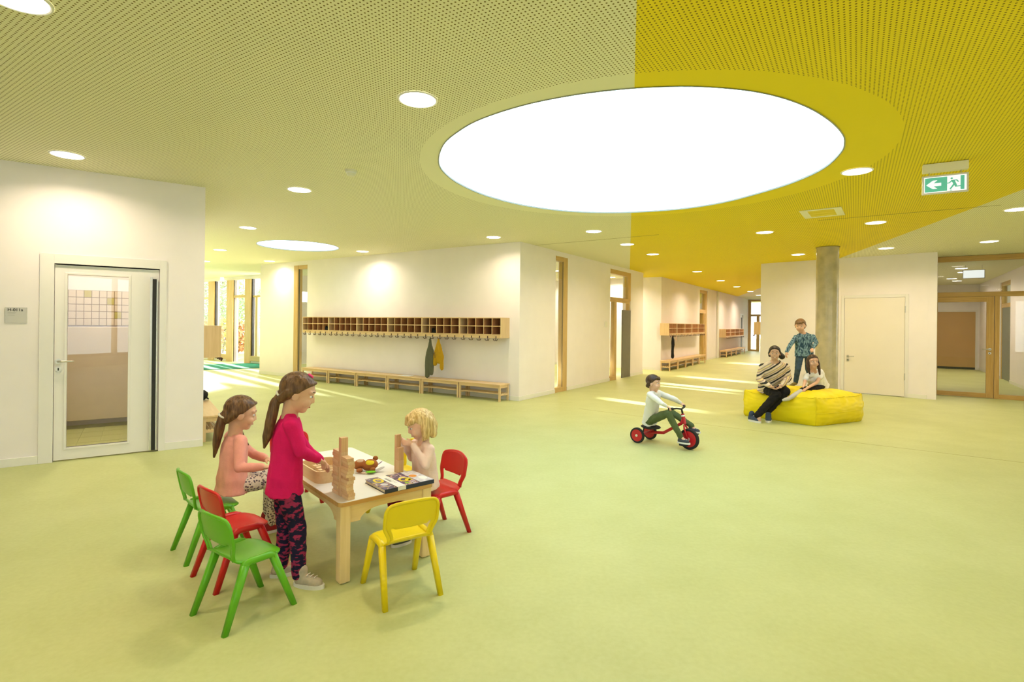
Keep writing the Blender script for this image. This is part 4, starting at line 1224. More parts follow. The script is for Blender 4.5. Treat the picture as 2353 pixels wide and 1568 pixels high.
# ================================================================ chairs (one-piece moulded plastic)
def chair_meshes():
    # x forward, y to the chair's left, z up; origin at the centre of the footprint
    SW, SD, SHT = 0.30, 0.30, 0.315
    BT = 0.535
    th = 0.010
    out = {}
    def sheet(name, fn, nu, nv, hole=None, thick=th):
        bm = bmesh.new()
        g = [[bm.verts.new(fn(i / nu, j / nv)) for j in range(nv + 1)] for i in range(nu + 1)]
        for i in range(nu):
            for j in range(nv):
                if hole and hole((i + 0.5) / nu, (j + 0.5) / nv): continue
                bm.faces.new((g[i][j], g[i + 1][j], g[i + 1][j + 1], g[i][j + 1]))
        loose = [v for v in bm.verts if not v.link_faces]
        bmesh.ops.delete(bm, geom=loose, context='VERTS')
        bmesh.ops.recalc_face_normals(bm, faces=bm.faces)
        geom = bmesh.ops.solidify(bm, geom=bm.faces[:], thickness=thick)
        bmesh.ops.recalc_face_normals(bm, faces=bm.faces)
        me = bpy.data.meshes.new(name)
        bm.to_mesh(me); bm.free()
        return me
    def finish(me, lv=1):
        tmp = bpy.data.objects.new('tmp', me); COL.objects.link(tmp)
        s = tmp.modifiers.new('s', 'SUBSURF'); s.levels = lv; s.render_levels = lv
        dg = bpy.context.evaluated_depsgraph_get()
        m2 = bpy.data.meshes.new_from_object(tmp.evaluated_get(dg))
        nm = me.name; bpy.data.objects.remove(tmp); bpy.data.meshes.remove(me); m2.name = nm
        m2.polygons.foreach_set('use_smooth', [True] * len(m2.polygons))
        return m2
    # seat: dished, front edge rolls down, rear curves up into the back; u from rear to front, v right to left
    def seat_fn(u, v):
        y = (v - 0.5) * 2
        hw = SW / 2 * (0.84 + 0.16 * min(1, u / 0.35))
        if u > 0.82: hw *= 1 - 0.16 * ((u - 0.82) / 0.18) ** 2
        x = -0.125 + u * 0.270
        if abs(y) > 0.7 and u > 0.8: x -= 0.030 * ((abs(y) - 0.7) / 0.3) ** 2 * ((u - 0.8) / 0.2)
        z = SHT - 0.010 * (1 - y * y) * math.sin(math.pi * min(1, max(0, u)))
        if u < 0.22: z += 0.030 * ((0.22 - u) / 0.22) ** 2
        if u > 0.70: z -= 0.020 * ((u - 0.70) / 0.30) ** 2
        z -= 0.008 * abs(y) ** 4
        return (x, y * hw, z)
    out['seat'] = finish(sheet('seat', seat_fn, 14, 12, None, 0.015))
    # back: from the rear of the seat up, with a crescent opening at the bottom
    def back_fn(u, v):
        y = (v - 0.5) * 2
        z = SHT + 0.008 + u * (BT - SHT - 0.008)
        k = min(1, max(0, (u - 0.08) / 0.36)); k = k * k * (3 - 2 * k)
        hw = 0.122 + 0.030 * k
        if u > 0.72:
            q = (u - 0.72) / 0.28
            hw *= 1 - 0.10 * q ** 2 - 0.16 * q ** 6
        x = -0.118 - 0.055 * u
        x += 0.022 * y * y * (0.4 + 0.6 * u) - 0.012
        z += 0.012 * (1 - y * y) * max(0, (u - 0.7) / 0.3)
        return (x, y * hw, z)
    def back_hole(u, v):
        y = (v - 0.5) * 2
        lo = 0.05; hi = 0.44 - 0.13 * (1 - y * y)
        return abs(y) < 0.76 and lo < u < hi
    out['backrest'] = finish(sheet('backrest', back_fn, 18, 18, back_hole, 0.012))
    # rolled rim round the back
    rim = [back_fn(u, 0.0) for u in [i / 12 for i in range(12)] + [0.96, 0.985]] + [back_fn(1.0, v) for v in [i / 12 for i in range(1, 12)]] + [back_fn(u, 1.0) for u in [0.985, 0.96] + [1 - i / 12 for i in range(1, 13)]]
    bm = bmesh.new(); add_tube(bm, rim, 0.009, 8)
    bmesh.ops.recalc_face_normals(bm, faces=bm.faces)
    me = bpy.data.meshes.new('back_rim'); bm.to_mesh(me); bm.free(); me.polygons.foreach_set('use_smooth', [True] * len(me.polygons))
    out['back_rim'] = me
    # side frame: the beam under the seat edge
    def bar(p, q, w0, w1):
        bm = bmesh.new()
        p = Vector(p); q = Vector(q)
        d = (q - p).normalized()
        a = Vector((0, 1, 0)); b = d.cross(a).normalized(); a = b.cross(d)
        def ring(c, wd):
            s = []
            for k in range(12):
                t = 2 * math.pi * k / 12
                s.append(bm.verts.new(c + b * math.copysign(abs(math.cos(t)) ** 0.6, math.cos(t)) * wd[0] + a * math.copysign(abs(math.sin(t)) ** 0.6, math.sin(t)) * wd[1]))
            return s
        r0, r1 = ring(p, w0), ring(q, w1)
        for k in range(12): bm.faces.new((r0[k], r0[(k + 1) % 12], r1[(k + 1) % 12], r1[k]))
        bm.faces.new(r0[::-1]); bm.faces.new(r1)
        bmesh.ops.recalc_face_normals(bm, faces=bm.faces)
        return bm
    for s, nm in ((-1, 'R'), (1, 'L')):
        y0 = s * 0.140; y1 = s * 0.158
        for f, (xt, xb) in (('b', (-0.075, -0.180)), ('f', (0.070, 0.180))):
            bm = bar((xt, y0, SHT - 0.022), (xb, y1, 0.0), (0.020, 0.019), (0.0155, 0.015))
            # cut flat at the floor
            for v in bm.verts:
                if v.co.z < 0.02: v.co.z = 0.0
            me = bpy.data.meshes.new('leg'); bm.to_mesh(me); bm.free()
            me.polygons.foreach_set('use_smooth', [True] * len(me.polygons))
            out['leg' + f + nm] = me
        bm = bmesh.new()
        add_tube(bm, [(-0.080, y0, SHT - 0.035), (-0.074, y0, SHT - 0.016), (-0.05, y0, SHT - 0.010), (0.05, y0, SHT - 0.012), (0.068, y0, SHT - 0.020), (0.075, y0, SHT - 0.038)], [0.0195, 0.020, 0.019, 0.019, 0.020, 0.0195], 10)
        bmesh.ops.recalc_face_normals(bm, faces=bm.faces)
        me = bpy.data.meshes.new('side_beam'); bm.to_mesh(me); bm.free(); me.polygons.foreach_set('use_smooth', [True] * len(me.polygons))
        out['beam' + nm] = me
    return out
CH = chair_meshes()
def plastic(name, col):
    return plain(name, col, 0.34, 0.45, var=0.02, scale=3, bump=0.03, bscale=400)
M['pgreen'] = plastic('green_plastic', (0.115, 0.42, 0.012)); M['pred'] = plastic('red_plastic', (0.58, 0.012, 0.012)); M['pyel'] = plastic('yellow_plastic', (0.80, 0.62, 0.006))
def chair(cx_, cy_, face, mat, label):
    r = thing('plastic_chair', label, 'chair', (cx_, cy_, 0), math.atan2(face[1], face[0]), 'small moulded plastic chairs round the play table')
    for k, nm in (('seat', 'seat'), ('backrest', 'backrest'), ('legbR', 'leg'), ('legbL', 'leg'), ('legfR', 'leg'), ('legfL', 'leg'), ('beamR', 'side_beam'), ('beamL', 'side_beam'), ('back_rim', 'back_rim')):
        o = bpy.data.objects.new(nm, CH[k]); link(o, r)
        if len(CH[k].materials) == 0: CH[k].materials.append(mat)
        o.material_slots[0].link = 'OBJECT'; o.material_slots[0].material = mat
    return r
def mid(*ps): return sum(ps, Vector()) / len(ps)
# front green: four feet seen
fa, fb, fc, fd_ = G(443, 1412), G(516.6, 1462), G(673, 1385.5), G(601, 1348)
c = mid(fa, fb, fc, fd_); fv = mid(fc, fd_) - mid(fa, fb)
chair(c.x, c.y, fv, M['pgreen'], 'bright green plastic chair standing empty in front of the red one')
fa, fb = G(444, 1324), G(495, 1364)
ab = (fb - fa).normalized(); fwd = Vector((-ab.y, ab.x, 0))
c = mid(fa, fb) + fwd * 0.18
chair(c.x, c.y, fwd, M['pred'], 'red plastic chair between two green ones behind the standing girl')
fa, fb = G(396.6, 1262), G(428, 1300)
ab = (fb - fa).normalized(); fwd = Vector((-ab.y, ab.x, 0))
c = mid(fa, fb) + fwd * 0.18
GCH = c.copy(); GCF = fwd.copy()
chair(c.x, c.y, fwd, M['pgreen'], 'green plastic chair with the seated girl in the peach top')
f1, f2, f3, f4 = G(839.5, 1339), G(886.3, 1403), G(1008.8, 1365.8), G(949, 1308.5)
c = mid(f1, f2, f3, f4); fv = mid(f1, f4) - mid(f2, f3)
chair(c.x, c.y, fv, M['pyel'], 'yellow plastic chair standing empty at the near end of the table')
r1, r2 = G(1078, 1222), G(1022, 1194)
RCF = Vector((-U.x, -U.y, 0))
RC = mid(r1, r2) + RCF * 0.18
chair(RC.x, RC.y, RCF, M['pred'], 'red plastic chair with the small blonde child at the right of the table')
yc = RC + Vector((V.x, V.y, 0)) * 0.50 + RCF * 0.03
chair(yc.x, yc.y, RCF, M['pyel'], 'yellow plastic chair mostly hidden behind the small blonde child')
rc2 = tp(0.30, LV + 0.36, 0)
chair(rc2.x, rc2.y, (-V.x, -V.y), M['pred'], 'red plastic chair hidden behind the girls at the far end of the table')

# ================================================================ things on the table
M['block'] = wood('pale_block', (0.66, 0.45, 0.25), (0.76, 0.55, 0.33), 'X', 2.0)
M['block2'] = wood('warm_block', (0.62, 0.38, 0.20), (0.72, 0.47, 0.27), 'X', 2.0)
BL, BWD, BTH = 0.086, 0.041, 0.0185
def block_mesh(mat, nm):
    bm = bmesh.new(); add_box(bm, (-BL / 2, -BWD / 2, 0), (BL / 2, BWD / 2, BTH), 0.0012)
    me = bpy.data.meshes.new(nm); bmesh.ops.recalc_face_normals(bm, faces=bm.faces); bm.to_mesh(me); bm.free(); me.materials.append(mat); return me
blk = [block_mesh(M['block'], 'block'), block_mesh(M['block2'], 'block')]
def put_block(m, label, group):
    o = bpy.data.objects.new('wooden_block', random.choice(blk)); link(o)
    o.matrix_world = m
    return tag(o, label, 'toy block', group)
def rotz(a): return Matrix.Rotation(a, 4, 'Z')
tw = G(788, 1138, TZ)
def at_t(du, dv, z): return Vector((tw.x + U.x * du + V.x * dv, tw.y + U.y * du + V.y * dv, z))
VA = math.atan2(V.y, V.x)
NL = 13
for nm, dv in (('left', 0.066), ('right', -0.066)):
    for i in range(NL + (1 if nm == 'left' else 0)):
        j = random.uniform(-0.006, 0.006)
        put_block(Matrix.Translation(at_t(j, dv + random.uniform(-0.003, 0.003), TZ + i * BTH)) @ rotz(VA + random.uniform(-0.05, 0.05)),
                  'flat wooden block in the %s stack of the tall tower, %s from the bottom' % (nm, ORD[i]), 'blocks of the tall tower')
# upright planks between the stacks
up = Matrix.Rotation(math.radians(90), 4, 'Y')
for i in range(4):
    for k, dv in enumerate((-0.0095, 0.0095)):
        m = Matrix.Translation(at_t(0.0, dv, TZ + i * BL + BL / 2)) @ rotz(VA) @ Matrix.Rotation(math.radians(-90), 4, 'Y') @ Matrix.Translation((0, 0, -BTH / 2))
        put_block(m, 'upright wooden block %s from the bottom in the tall tower, %s of the pair' % (ORD[i], ('near one', 'far one')[k]), 'upright blocks of the tall tower')
# small tower held by the blonde child
tw2 = G(916.5, 1085, TZ)
def at_2(du, dv, z): return Vector((tw2.x + U.x * du + V.x * dv, tw2.y + U.y * du + V.y * dv, z))
for i in range(2):
    for k, dv in enumerate((-0.019, 0.0, 0.019)):
        m = Matrix.Translation(at_2(0, dv, TZ + i * BL + BL / 2)) @ rotz(VA + 0.15) @ Matrix.Rotation(math.radians(-90), 4, 'Y') @ Matrix.Translation((0, 0, -BTH / 2))
        put_block(m, 'upright wooden block in the %s layer of the small tower, %s' % (('lower', 'upper')[i], ('nearest', 'middle', 'farthest')[k]), 'blocks of the small tower')
SMALL_TOP = TZ + 2 * BL
m = Matrix.Translation(at_2(-0.005, 0.01, SMALL_TOP + BL / 2)) @ rotz(VA + 0.25) @ Matrix.Rotation(math.radians(-90), 4, 'Y') @ Matrix.Translation((0, 0, -BTH / 2))
put_block(m, 'upright wooden block on top of the small tower between the hands', 'blocks of the small tower')

# tray with loose blocks
tc_ = tp(0.155, 0.60, TZ)
ty = thing('wooden_tray', 'rounded wooden tray of loose blocks on the table beside the tall tower', 'tray', (tc_.x, tc_.y, TZ), VA)
def tray_bm(L_, W_, H_, t):
    bm = bmesh.new()
    o = rr(-L_ / 2, -W_ / 2, L_ / 2, W_ / 2, 0.06, 8); i = rr(-L_ / 2 + t, -W_ / 2 + t, L_ / 2 - t, W_ / 2 - t, 0.05, 8)
    n = len(o)
    R = [[bm.verts.new((p[0], p[1], z)) for p in q] for q, z in ((o, 0), (o, H_), (i, H_), (i, 0.008))]
    for a in range(3):
        for k in range(n): bm.faces.new((R[a][k], R[a][(k + 1) % n], R[a + 1][(k + 1) % n], R[a + 1][k]))
    bm.faces.new(R[0][::-1]); bm.faces.new(R[3])
    return bm
smooth_by_angle(bm_obj('tray_body', tray_bm(0.36, 0.24, 0.075, 0.009), M['beech'], ty), 30)
rnd = random.Random(3)
for i in range(14):
    if i < 10: lx, ly, lz_, ra = -0.105 + (i % 5) * 0.052, -0.048 + (i // 5) * 0.096, 0.010, math.pi / 2 + rnd.uniform(-0.05, 0.05)
    else: lx, ly, lz_, ra = -0.09 + (i - 10) * 0.062, rnd.uniform(-0.02, 0.02), 0.034, math.pi / 2 + rnd.uniform(-0.12, 0.12)
    m = Matrix.Translation((tc_.x, tc_.y, TZ)) @ rotz(VA) @ Matrix.Translation((lx, ly, lz_)) @ rotz(ra)
    put_block(m, ('loose wooden block on the bottom of the rounded tray, %s row, %s' % (('near', 'far')[i // 5], ('first', 'second', 'third', 'fourth', 'fifth')[i % 5])) if i < 10 else 'loose wooden block on top of the others in the rounded tray, ' + ORD[i - 10], 'loose blocks in the tray')

# book
bk = [G(836, 1104, TZ + 0.01), G(884.5, 1131, TZ + 0.01), G(997, 1106.5, TZ + 0.01), G(939, 1087, TZ + 0.01)]
bc = bk[1]
bx = bk[2] - bk[1]; BLN = bx.length; brz = math.atan2(bx.y, bx.x)
BDP = 0.27
book = thing('picture_book', 'colourful hardback picture book with white band lying on the table corner', 'book', (bc.x, bc.y, TZ), brz)
M['paper'] = plain('page_block', (0.72, 0.62, 0.45), 0.8, 0.1, var=0.06, scale=60)
def cover_mat():
    m, nt, b = new_mat('printed_cover')
    N, L = nt.nodes, nt.links
    tc = N.new('ShaderNodeTexCoord')
    vz = N.new('ShaderNodeTexVoronoi'); vz.inputs['Scale'].default_value = 26
    nz = N.new('ShaderNodeTexNoise'); nz.inputs['Scale'].default_value = 16; nz.inputs['Detail'].default_value = 3; nz.inputs['Distortion'].default_value = 1.5
    L.new(tc.outputs['Object'], vz.inputs['Vector']); L.new(tc.outputs['Object'], nz.inputs['Vector'])
    cr = N.new('ShaderNodeValToRGB'); cr.color_ramp.interpolation = 'CONSTANT'
    els = cr.color_ramp.elements
    els[0].position = 0.0; els[0].color = (0.055, 0.065, 0.10, 1)
    els[1].position = 0.42; els[1].color = (0.11, 0.05, 0.22, 1)
    for p, c_ in ((0.48, (0.055, 0.065, 0.10, 1)), (0.53, (0.55, 0.20, 0.10, 1)), (0.555, (0.55, 0.60, 0.62, 1)), (0.59, (0.30, 0.12, 0.42, 1)), (0.63, (0.60, 0.45, 0.06, 1))):
        e = els.new(p); e.color = c_
    L.new(nz.outputs['Fac'], cr.inputs['Fac']); L.new(cr.outputs['Color'], b.inputs['Base Color'])
    b.inputs['Roughness'].default_value = 0.3
    return m
M['cover'] = cover_mat()
M['navy'] = plain('navy_spine', (0.03, 0.035, 0.07), 0.35, 0.4)
M['white'] = plain('white_print', (0.85, 0.84, 0.82), 0.45, 0.3)
M['bandyellow'] = plain('yellow_print', (0.78, 0.62, 0.04), 0.45, 0.3)
M['pale'] = plain('pale_lilac_print', (0.62, 0.60, 0.66), 0.45, 0.3, var=0.25, scale=40)
M['green2'] = plain('green_print', (0.32, 0.55, 0.04), 0.45, 0.3)
BH = 0.024
box('page_block', (0.004, 0.004, 0.003), (BLN - 0.003, BDP - 0.004, BH - 0.003), M['paper'], book)
box('back_cover', (0, 0, 0), (BLN, BDP, 0.003), M['navy'], book)
cv = box('front_cover', (0, 0, BH - 0.003), (BLN, BDP, BH), M['cover'], book)
box('spine', (-0.0005, -0.003, 0), (BLN, 0.003, BH), M['navy'], book, 0.001)
box('white_band', (BLN * 0.25, 0.0, BH), (BLN * 0.41, BDP, BH + 0.0006), M['white'], cv)
box('spine_label', (BLN * 0.25, -0.0038, 0.002), (BLN * 0.41, -0.003, BH), M['white'], book)
box('pale_picture', (BLN * 0.72, 0.004, BH), (BLN * 0.995, BDP - 0.004, BH + 0.0005), M['pale'], cv)
def blob_print(name, cx_, cy_, rx, ry, mat, ring=None, z=0.0007):
    bm = bmesh.new()
    n = 24
    o = [bm.verts.new((cx_ + rx * math.cos(2 * math.pi * k / n), cy_ + ry * math.sin(2 * math.pi * k / n), BH + z)) for k in range(n)]
    if ring:
        i = [bm.verts.new((cx_ + rx * ring * math.cos(2 * math.pi * k / n), cy_ + ry * ring * math.sin(2 * math.pi * k / n), BH + z)) for k in range(n)]
        for k in range(n): bm.faces.new((o[k], o[(k + 1) % n], i[(k + 1) % n], i[k]))
    else: bm.faces.new(o)
    return bm_obj(name, bm, mat, cv)
blob_print('yellow_motif', BLN * 0.57, BDP * 0.42, 0.040, 0.046, M['bandyellow'], 0.62)
blob_print('yellow_motif', BLN * 0.61, BDP * 0.36, 0.018, 0.022, M['bandyellow'])
blob_print('yellow_motif', BLN * 0.15, BDP * 0.70, 0.030, 0.05, M['bandyellow'], 0.55)
blob_print('green_motif', BLN * 0.50, BDP * 0.16, 0.012, 0.016, M['green2'])
blob_print('white_motif', BLN * 0.13, BDP * 0.36, 0.022, 0.026, M['pale'])
blob_print('orange_motif', BLN * 0.80, BDP * 0.55, 0.024, 0.03, plain('orange_print', (0.70, 0.28, 0.05), 0.45, 0.3), None, 0.0009)
blob_print('white_motif', BLN * 0.90, BDP * 0.30, 0.024, 0.04, M['white'], None, 0.0009)
for k, yy in enumerate((0.78, 0.62, 0.5)):
    box('print_line', (BLN * 0.29, BDP * (yy - 0.02), BH + 0.0006), (BLN * (0.33 + 0.01 * k), BDP * yy * 0.6, BH + 0.0009), M['inklight'], cv) if k == 0 else box('print_line', (BLN * (0.30 + 0.03 * k), BDP * 0.3, BH + 0.0006), (BLN * (0.306 + 0.03 * k), BDP * 0.75, BH + 0.0009), M['inklight'], cv)

# ================================================================ beanbag
M['bag'] = plain('yellow_beanbag_fabric', (0.86, 0.68, 0.006), 0.55, 0.3, var=0.03, scale=4, bump=0.12, bscale=9)
M['bagseam'] = plain('yellow_seam', (0.76, 0.60, 0.005), 0.6, 0.3)
bF, bL, bR = G(1878, 984), G(1697, 956), G(1996, 970)
bB = bL + bR - bF
BGH = 0.43
bgc = (bF + bL + bR + bB) / 4
bag = thing('beanbag', 'large square yellow beanbag seat with people on it in front of the column', 'beanbag', (bgc.x, bgc.y, 0))
SIT = [(4.26, 8.60, 0.30, 0.05), (4.95, 8.68, 0.24, 0.03), (4.85, 9.02, 0.14, 0.02)]
def bag_pt(x, y, z):
    "x, y, z in -1..1 on the cube's surface"
    x0, y0, z0 = x, y, z
    x = x * (1 - 0.030 * z0 ** 4); y = y * (1 - 0.030 * z0 ** 4)
    rd = 0.055 * (abs(x0) ** 10 * abs(y0) ** 10); x *= 1 - rd * 0.4; y *= 1 - rd * 0.4
    u, v = (x + 1) / 2, (y + 1) / 2
    q = bF * (1 - u) * (1 - v) + bR * u * (1 - v) + bL * (1 - u) * v + bB * u * v
    c = bgc
    bul = 0.060
    ex = (bR - bF).normalized(); ey = (bL - bF).normalized()
    k = 1 - 0.02
    p = c + (q - c) * 0.93
    p += ex * (math.copysign(bul, x) * abs(x) ** 5 * (1 - y ** 4) * (1 - z * z))
    p += ey * (math.copysign(bul, y) * abs(y) ** 5 * (1 - x ** 4) * (1 - z * z))
    h = BGH / 2 * (1 + z)
    if z > 0:
        h += 0.075 * z * (1 - x ** 4) * (1 - y ** 4) - 0.045 * z * max(abs(x), abs(y)) ** 12
        # softly drawn-in corners
        h += 0.03 * z * (abs(x0) * abs(y0)) ** 8
    else:
        h += 0
    edge = max(abs(x * y), abs(y * z), abs(x * z)) ** 4
    w_ = noise.noise(Vector((x * 4 + 3, y * 4, z * 4))) * 0.010 + noise.noise(Vector((x * 16, y * 16 + 5, z * 3))) * 0.016 * edge
    h += w_ * (0.5 + 0.5 * z)
    p += (ex * x + ey * y) * w_ * 0.8
    for sx, sy, r, d in SIT:
        if z > 0.5:
            rr_ = ((p.x - sx) ** 2 + (p.y - sy) ** 2) / (r * r)
            h -= d * math.exp(-rr_ * 1.5)
    p.z = max(0.0, h) if z > -1 else 0.0
    return p - Vector((bgc.x, bgc.y, 0))
def cube_surface(fn, n):
    bm = bmesh.new()
    cache = {}
    def v(i, j, k):
        key = (i, j, k)
        if key not in cache: cache[key] = bm.verts.new(fn(2 * i / n - 1, 2 * j / n - 1, 2 * k / n - 1))
        return cache[key]
    for i in range(n):
        for j in range(n):
            for k in (0, n):
                bm.faces.new((v(i, j, k), v(i + 1, j, k), v(i + 1, j + 1, k), v(i, j + 1, k)))
                bm.faces.new((v(i, k, j), v(i + 1, k, j), v(i + 1, k, j + 1), v(i, k, j + 1)))
                bm.faces.new((v(k, i, j), v(k, i + 1, j), v(k, i + 1, j + 1), v(k, i, j + 1)))
    return bm
bm_obj('cushion', cube_surface(bag_pt, 40), M['bag'], bag, smooth=True)
def seam(pts): 
    bm = bmesh.new(); add_tube(bm, [bag_pt(*p) for p in pts], 0.0045, 6); return bm_obj('seam', bm, M['bagseam'], bag, smooth=True)
N_ = 24
L_ = [2 * i / N_ - 1 for i in range(N_ + 1)]
seam([(t, -1, 1) for t in L_]); seam([(-1, t, 1) for t in L_]); seam([(1, t, 1) for t in L_]); seam([(t, 1, 1) for t in L_])
seam([(-1, -1, t) for t in L_]); seam([(1, -1, t) for t in L_]); seam([(-1, 1, t) for t in L_])
seam([(t, -1, -0.1) for t in L_])

# ================================================================ people
def ico(bm, c, r, sub=2):
    bmesh.ops.create_icosphere(bm, subdivisions=sub, radius=r, matrix=Matrix.Translation(c))
def p_cap(bm, p, q, r1, r2):
    p = Vector(p); q = Vector(q)
    ico(bm, p, r1); ico(bm, q, r2)
    if (q - p).length > 1e-4:
        add_cyl(bm, p, q, r1 * 0.985, r2 * 0.985, 16)
def p_ell(bm, c, ax, ay, az, sub=3):
    m = Matrix((tuple(ax) + (0,), tuple(ay) + (0,), tuple(az) + (0,), (0, 0, 0, 1))).transposed()
    bmesh.ops.create_icosphere(bm, subdivisions=sub, radius=1.0, matrix=Matrix.Translation(c) @ m)
def loft(bm, rings, n=24):
    "closed body of elliptical rings: (centre, half-width vector, half-depth vector)"
    R = []
    for c, a, b in rings:
        R.append([bm.verts.new(c + a * (math.copysign(abs(math.cos(2 * math.pi * k / n)) ** 0.9, math.cos(2 * math.pi * k / n))) + b * math.copysign(abs(math.sin(2 * math.pi * k / n)) ** 0.9, math.sin(2 * math.pi * k / n))) for k in range(n)])
    fs = []
    for i in range(len(R) - 1):
        for k in range(n):
            fs.append(bm.faces.new((R[i][k], R[i][(k + 1) % n], R[i + 1][(k + 1) % n], R[i + 1][k])))
    fs.append(bm.faces.new(R[0][::-1])); fs.append(bm.faces.new(R[-1]))
    bmesh.ops.recalc_face_normals(bm, faces=fs)
def chain(bm, pts, rads):
    for i in range(len(pts) - 1):
        p_cap(bm, pts[i], pts[i + 1], rads[i], rads[i + 1])
def remesh(name, bm, mat, root, voxel=0.006, it=6, push=None):
    me = bpy.data.meshes.new('tmp'); bm.to_mesh(me); bm.free()
    tmp = bpy.data.objects.new('tmp', me); COL.objects.link(tmp)
    r = tmp.modifiers.new('r', 'REMESH'); r.mode = 'VOXEL'; r.voxel_size = voxel; r.use_smooth_shade = True
    s = tmp.modifiers.new('s', 'SMOOTH'); s.factor = 0.5; s.iterations = it
    dg = bpy.context.evaluated_depsgraph_get()
    m2 = bpy.data.meshes.new_from_object(tmp.evaluated_get(dg))
    bpy.data.objects.remove(tmp); bpy.data.meshes.remove(me)
    m2.name = name
    m2.materials.clear()
    n = len(m2.vertices)
    co = np.empty(n * 3, np.float32); m2.vertices.foreach_get('co', co)
    co = co.reshape(-1, 3) - np.array(root.location, np.float32)
    if push is not None:
        no = np.empty(n * 3, np.float32); m2.vertex_normals.foreach_get('vector', no)
        co = push(co, no.reshape(-1, 3))
    m2.vertices.foreach_set('co', co.ravel())
    m2.polygons.foreach_set('use_smooth', [True] * len(m2.polygons))
    return me_obj(name, m2, mat, root)
def folds(amp, fx, fz, seed=0.0):
    "soft cloth folds"
    def f(co, no):
        out = co.copy()
        for i in range(len(co)):
            p = co[i]
            d = noise.noise(Vector((p[0] * fx + seed, p[1] * fx, p[2] * fz))) + 0.5 * noise.noise(Vector((p[0] * fx * 2.3, p[1] * fx * 2.3 + seed, p[2] * fz * 2)))
            out[i] += no[i] * d * amp
        return out
    return f
def skin(name, col):
    m = plain(name, col, 0.5, 0.35, var=0.04, scale=12)
    b = m.node_tree.nodes['Principled BSDF']
    b.inputs['Subsurface Weight'].default_value = 0.12; b.inputs['Subsurface Radius'].default_value = (0.02, 0.008, 0.004); b.inputs['Subsurface Scale'].default_value = 0.5
    return m
def hair_mat(name, c1, c2, sc=90):
    m, nt, b = new_mat(name)
    tc = nt.nodes.new('ShaderNodeTexCoord'); mp = nt.nodes.new('ShaderNodeMapping'); mp.inputs['Scale'].default_value = (sc, sc, sc * 0.10)
    nz = nt.nodes.new('ShaderNodeTexNoise'); nz.inputs['Scale'].default_value = 1.0; nz.inputs['Detail'].default_value = 4
    cr = nt.nodes.new('ShaderNodeValToRGB'); cr.color_ramp.elements[0].color = tuple(c1) + (1,); cr.color_ramp.elements[1].color = tuple(c2) + (1,)
    cr.color_ramp.elements[0].position = 0.35; cr.color_ramp.elements[1].position = 0.65
    nt.links.new(tc.outputs['Object'], mp.inputs['Vector']); nt.links.new(mp.outputs['Vector'], nz.inputs['Vector']); nt.links.new(nz.outputs['Fac'], cr.inputs['Fac'])
    nt.links.new(cr.outputs['Color'], b.inputs['Base Color'])
    bp = nt.nodes.new('ShaderNodeBump'); bp.inputs['Strength'].default_value = 0.5; bp.inputs['Distance'].default_value = 0.004
    nt.links.new(nz.outputs['Fac'], bp.inputs['Height']); nt.links.new(bp.outputs['Normal'], b.inputs['Normal'])
    b.inputs['Roughness'].default_value = 0.42; b.inputs['Specular IOR Level'].default_value = 0.4
    return m
M['skinL'] = skin('light_skin', (0.72, 0.43, 0.29)); M['skinM'] = skin('warm_skin', (0.64, 0.39, 0.26)); M['skinB'] = skin('fair_skin', (0.78, 0.50, 0.37))
M['hairD'] = hair_mat('dark_brown_hair', (0.030, 0.014, 0.007), (0.085, 0.040, 0.018)); M['hairB'] = hair_mat('brown_hair', (0.075, 0.034, 0.014), (0.19, 0.095, 0.038))
M['hairK'] = hair_mat('black_brown_hair', (0.010, 0.006, 0.005), (0.032, 0.018, 0.012)); M['hairY'] = hair_mat('blonde_hair', (0.46, 0.30, 0.10), (0.80, 0.62, 0.30)); M['hairL'] = hair_mat('light_brown_hair', (0.12, 0.06, 0.022), (0.26, 0.14, 0.055))
M['eyew'] = plain('eye_white', (0.80, 0.78, 0.74), 0.25, 0.5); M['iris'] = plain('dark_iris', (0.03, 0.016, 0.008), 0.15, 0.6); M['lip'] = plain('lips', (0.48, 0.16, 0.13), 0.45, 0.4); M['teeth'] = plain('teeth', (0.86, 0.84, 0.78), 0.3, 0.5)

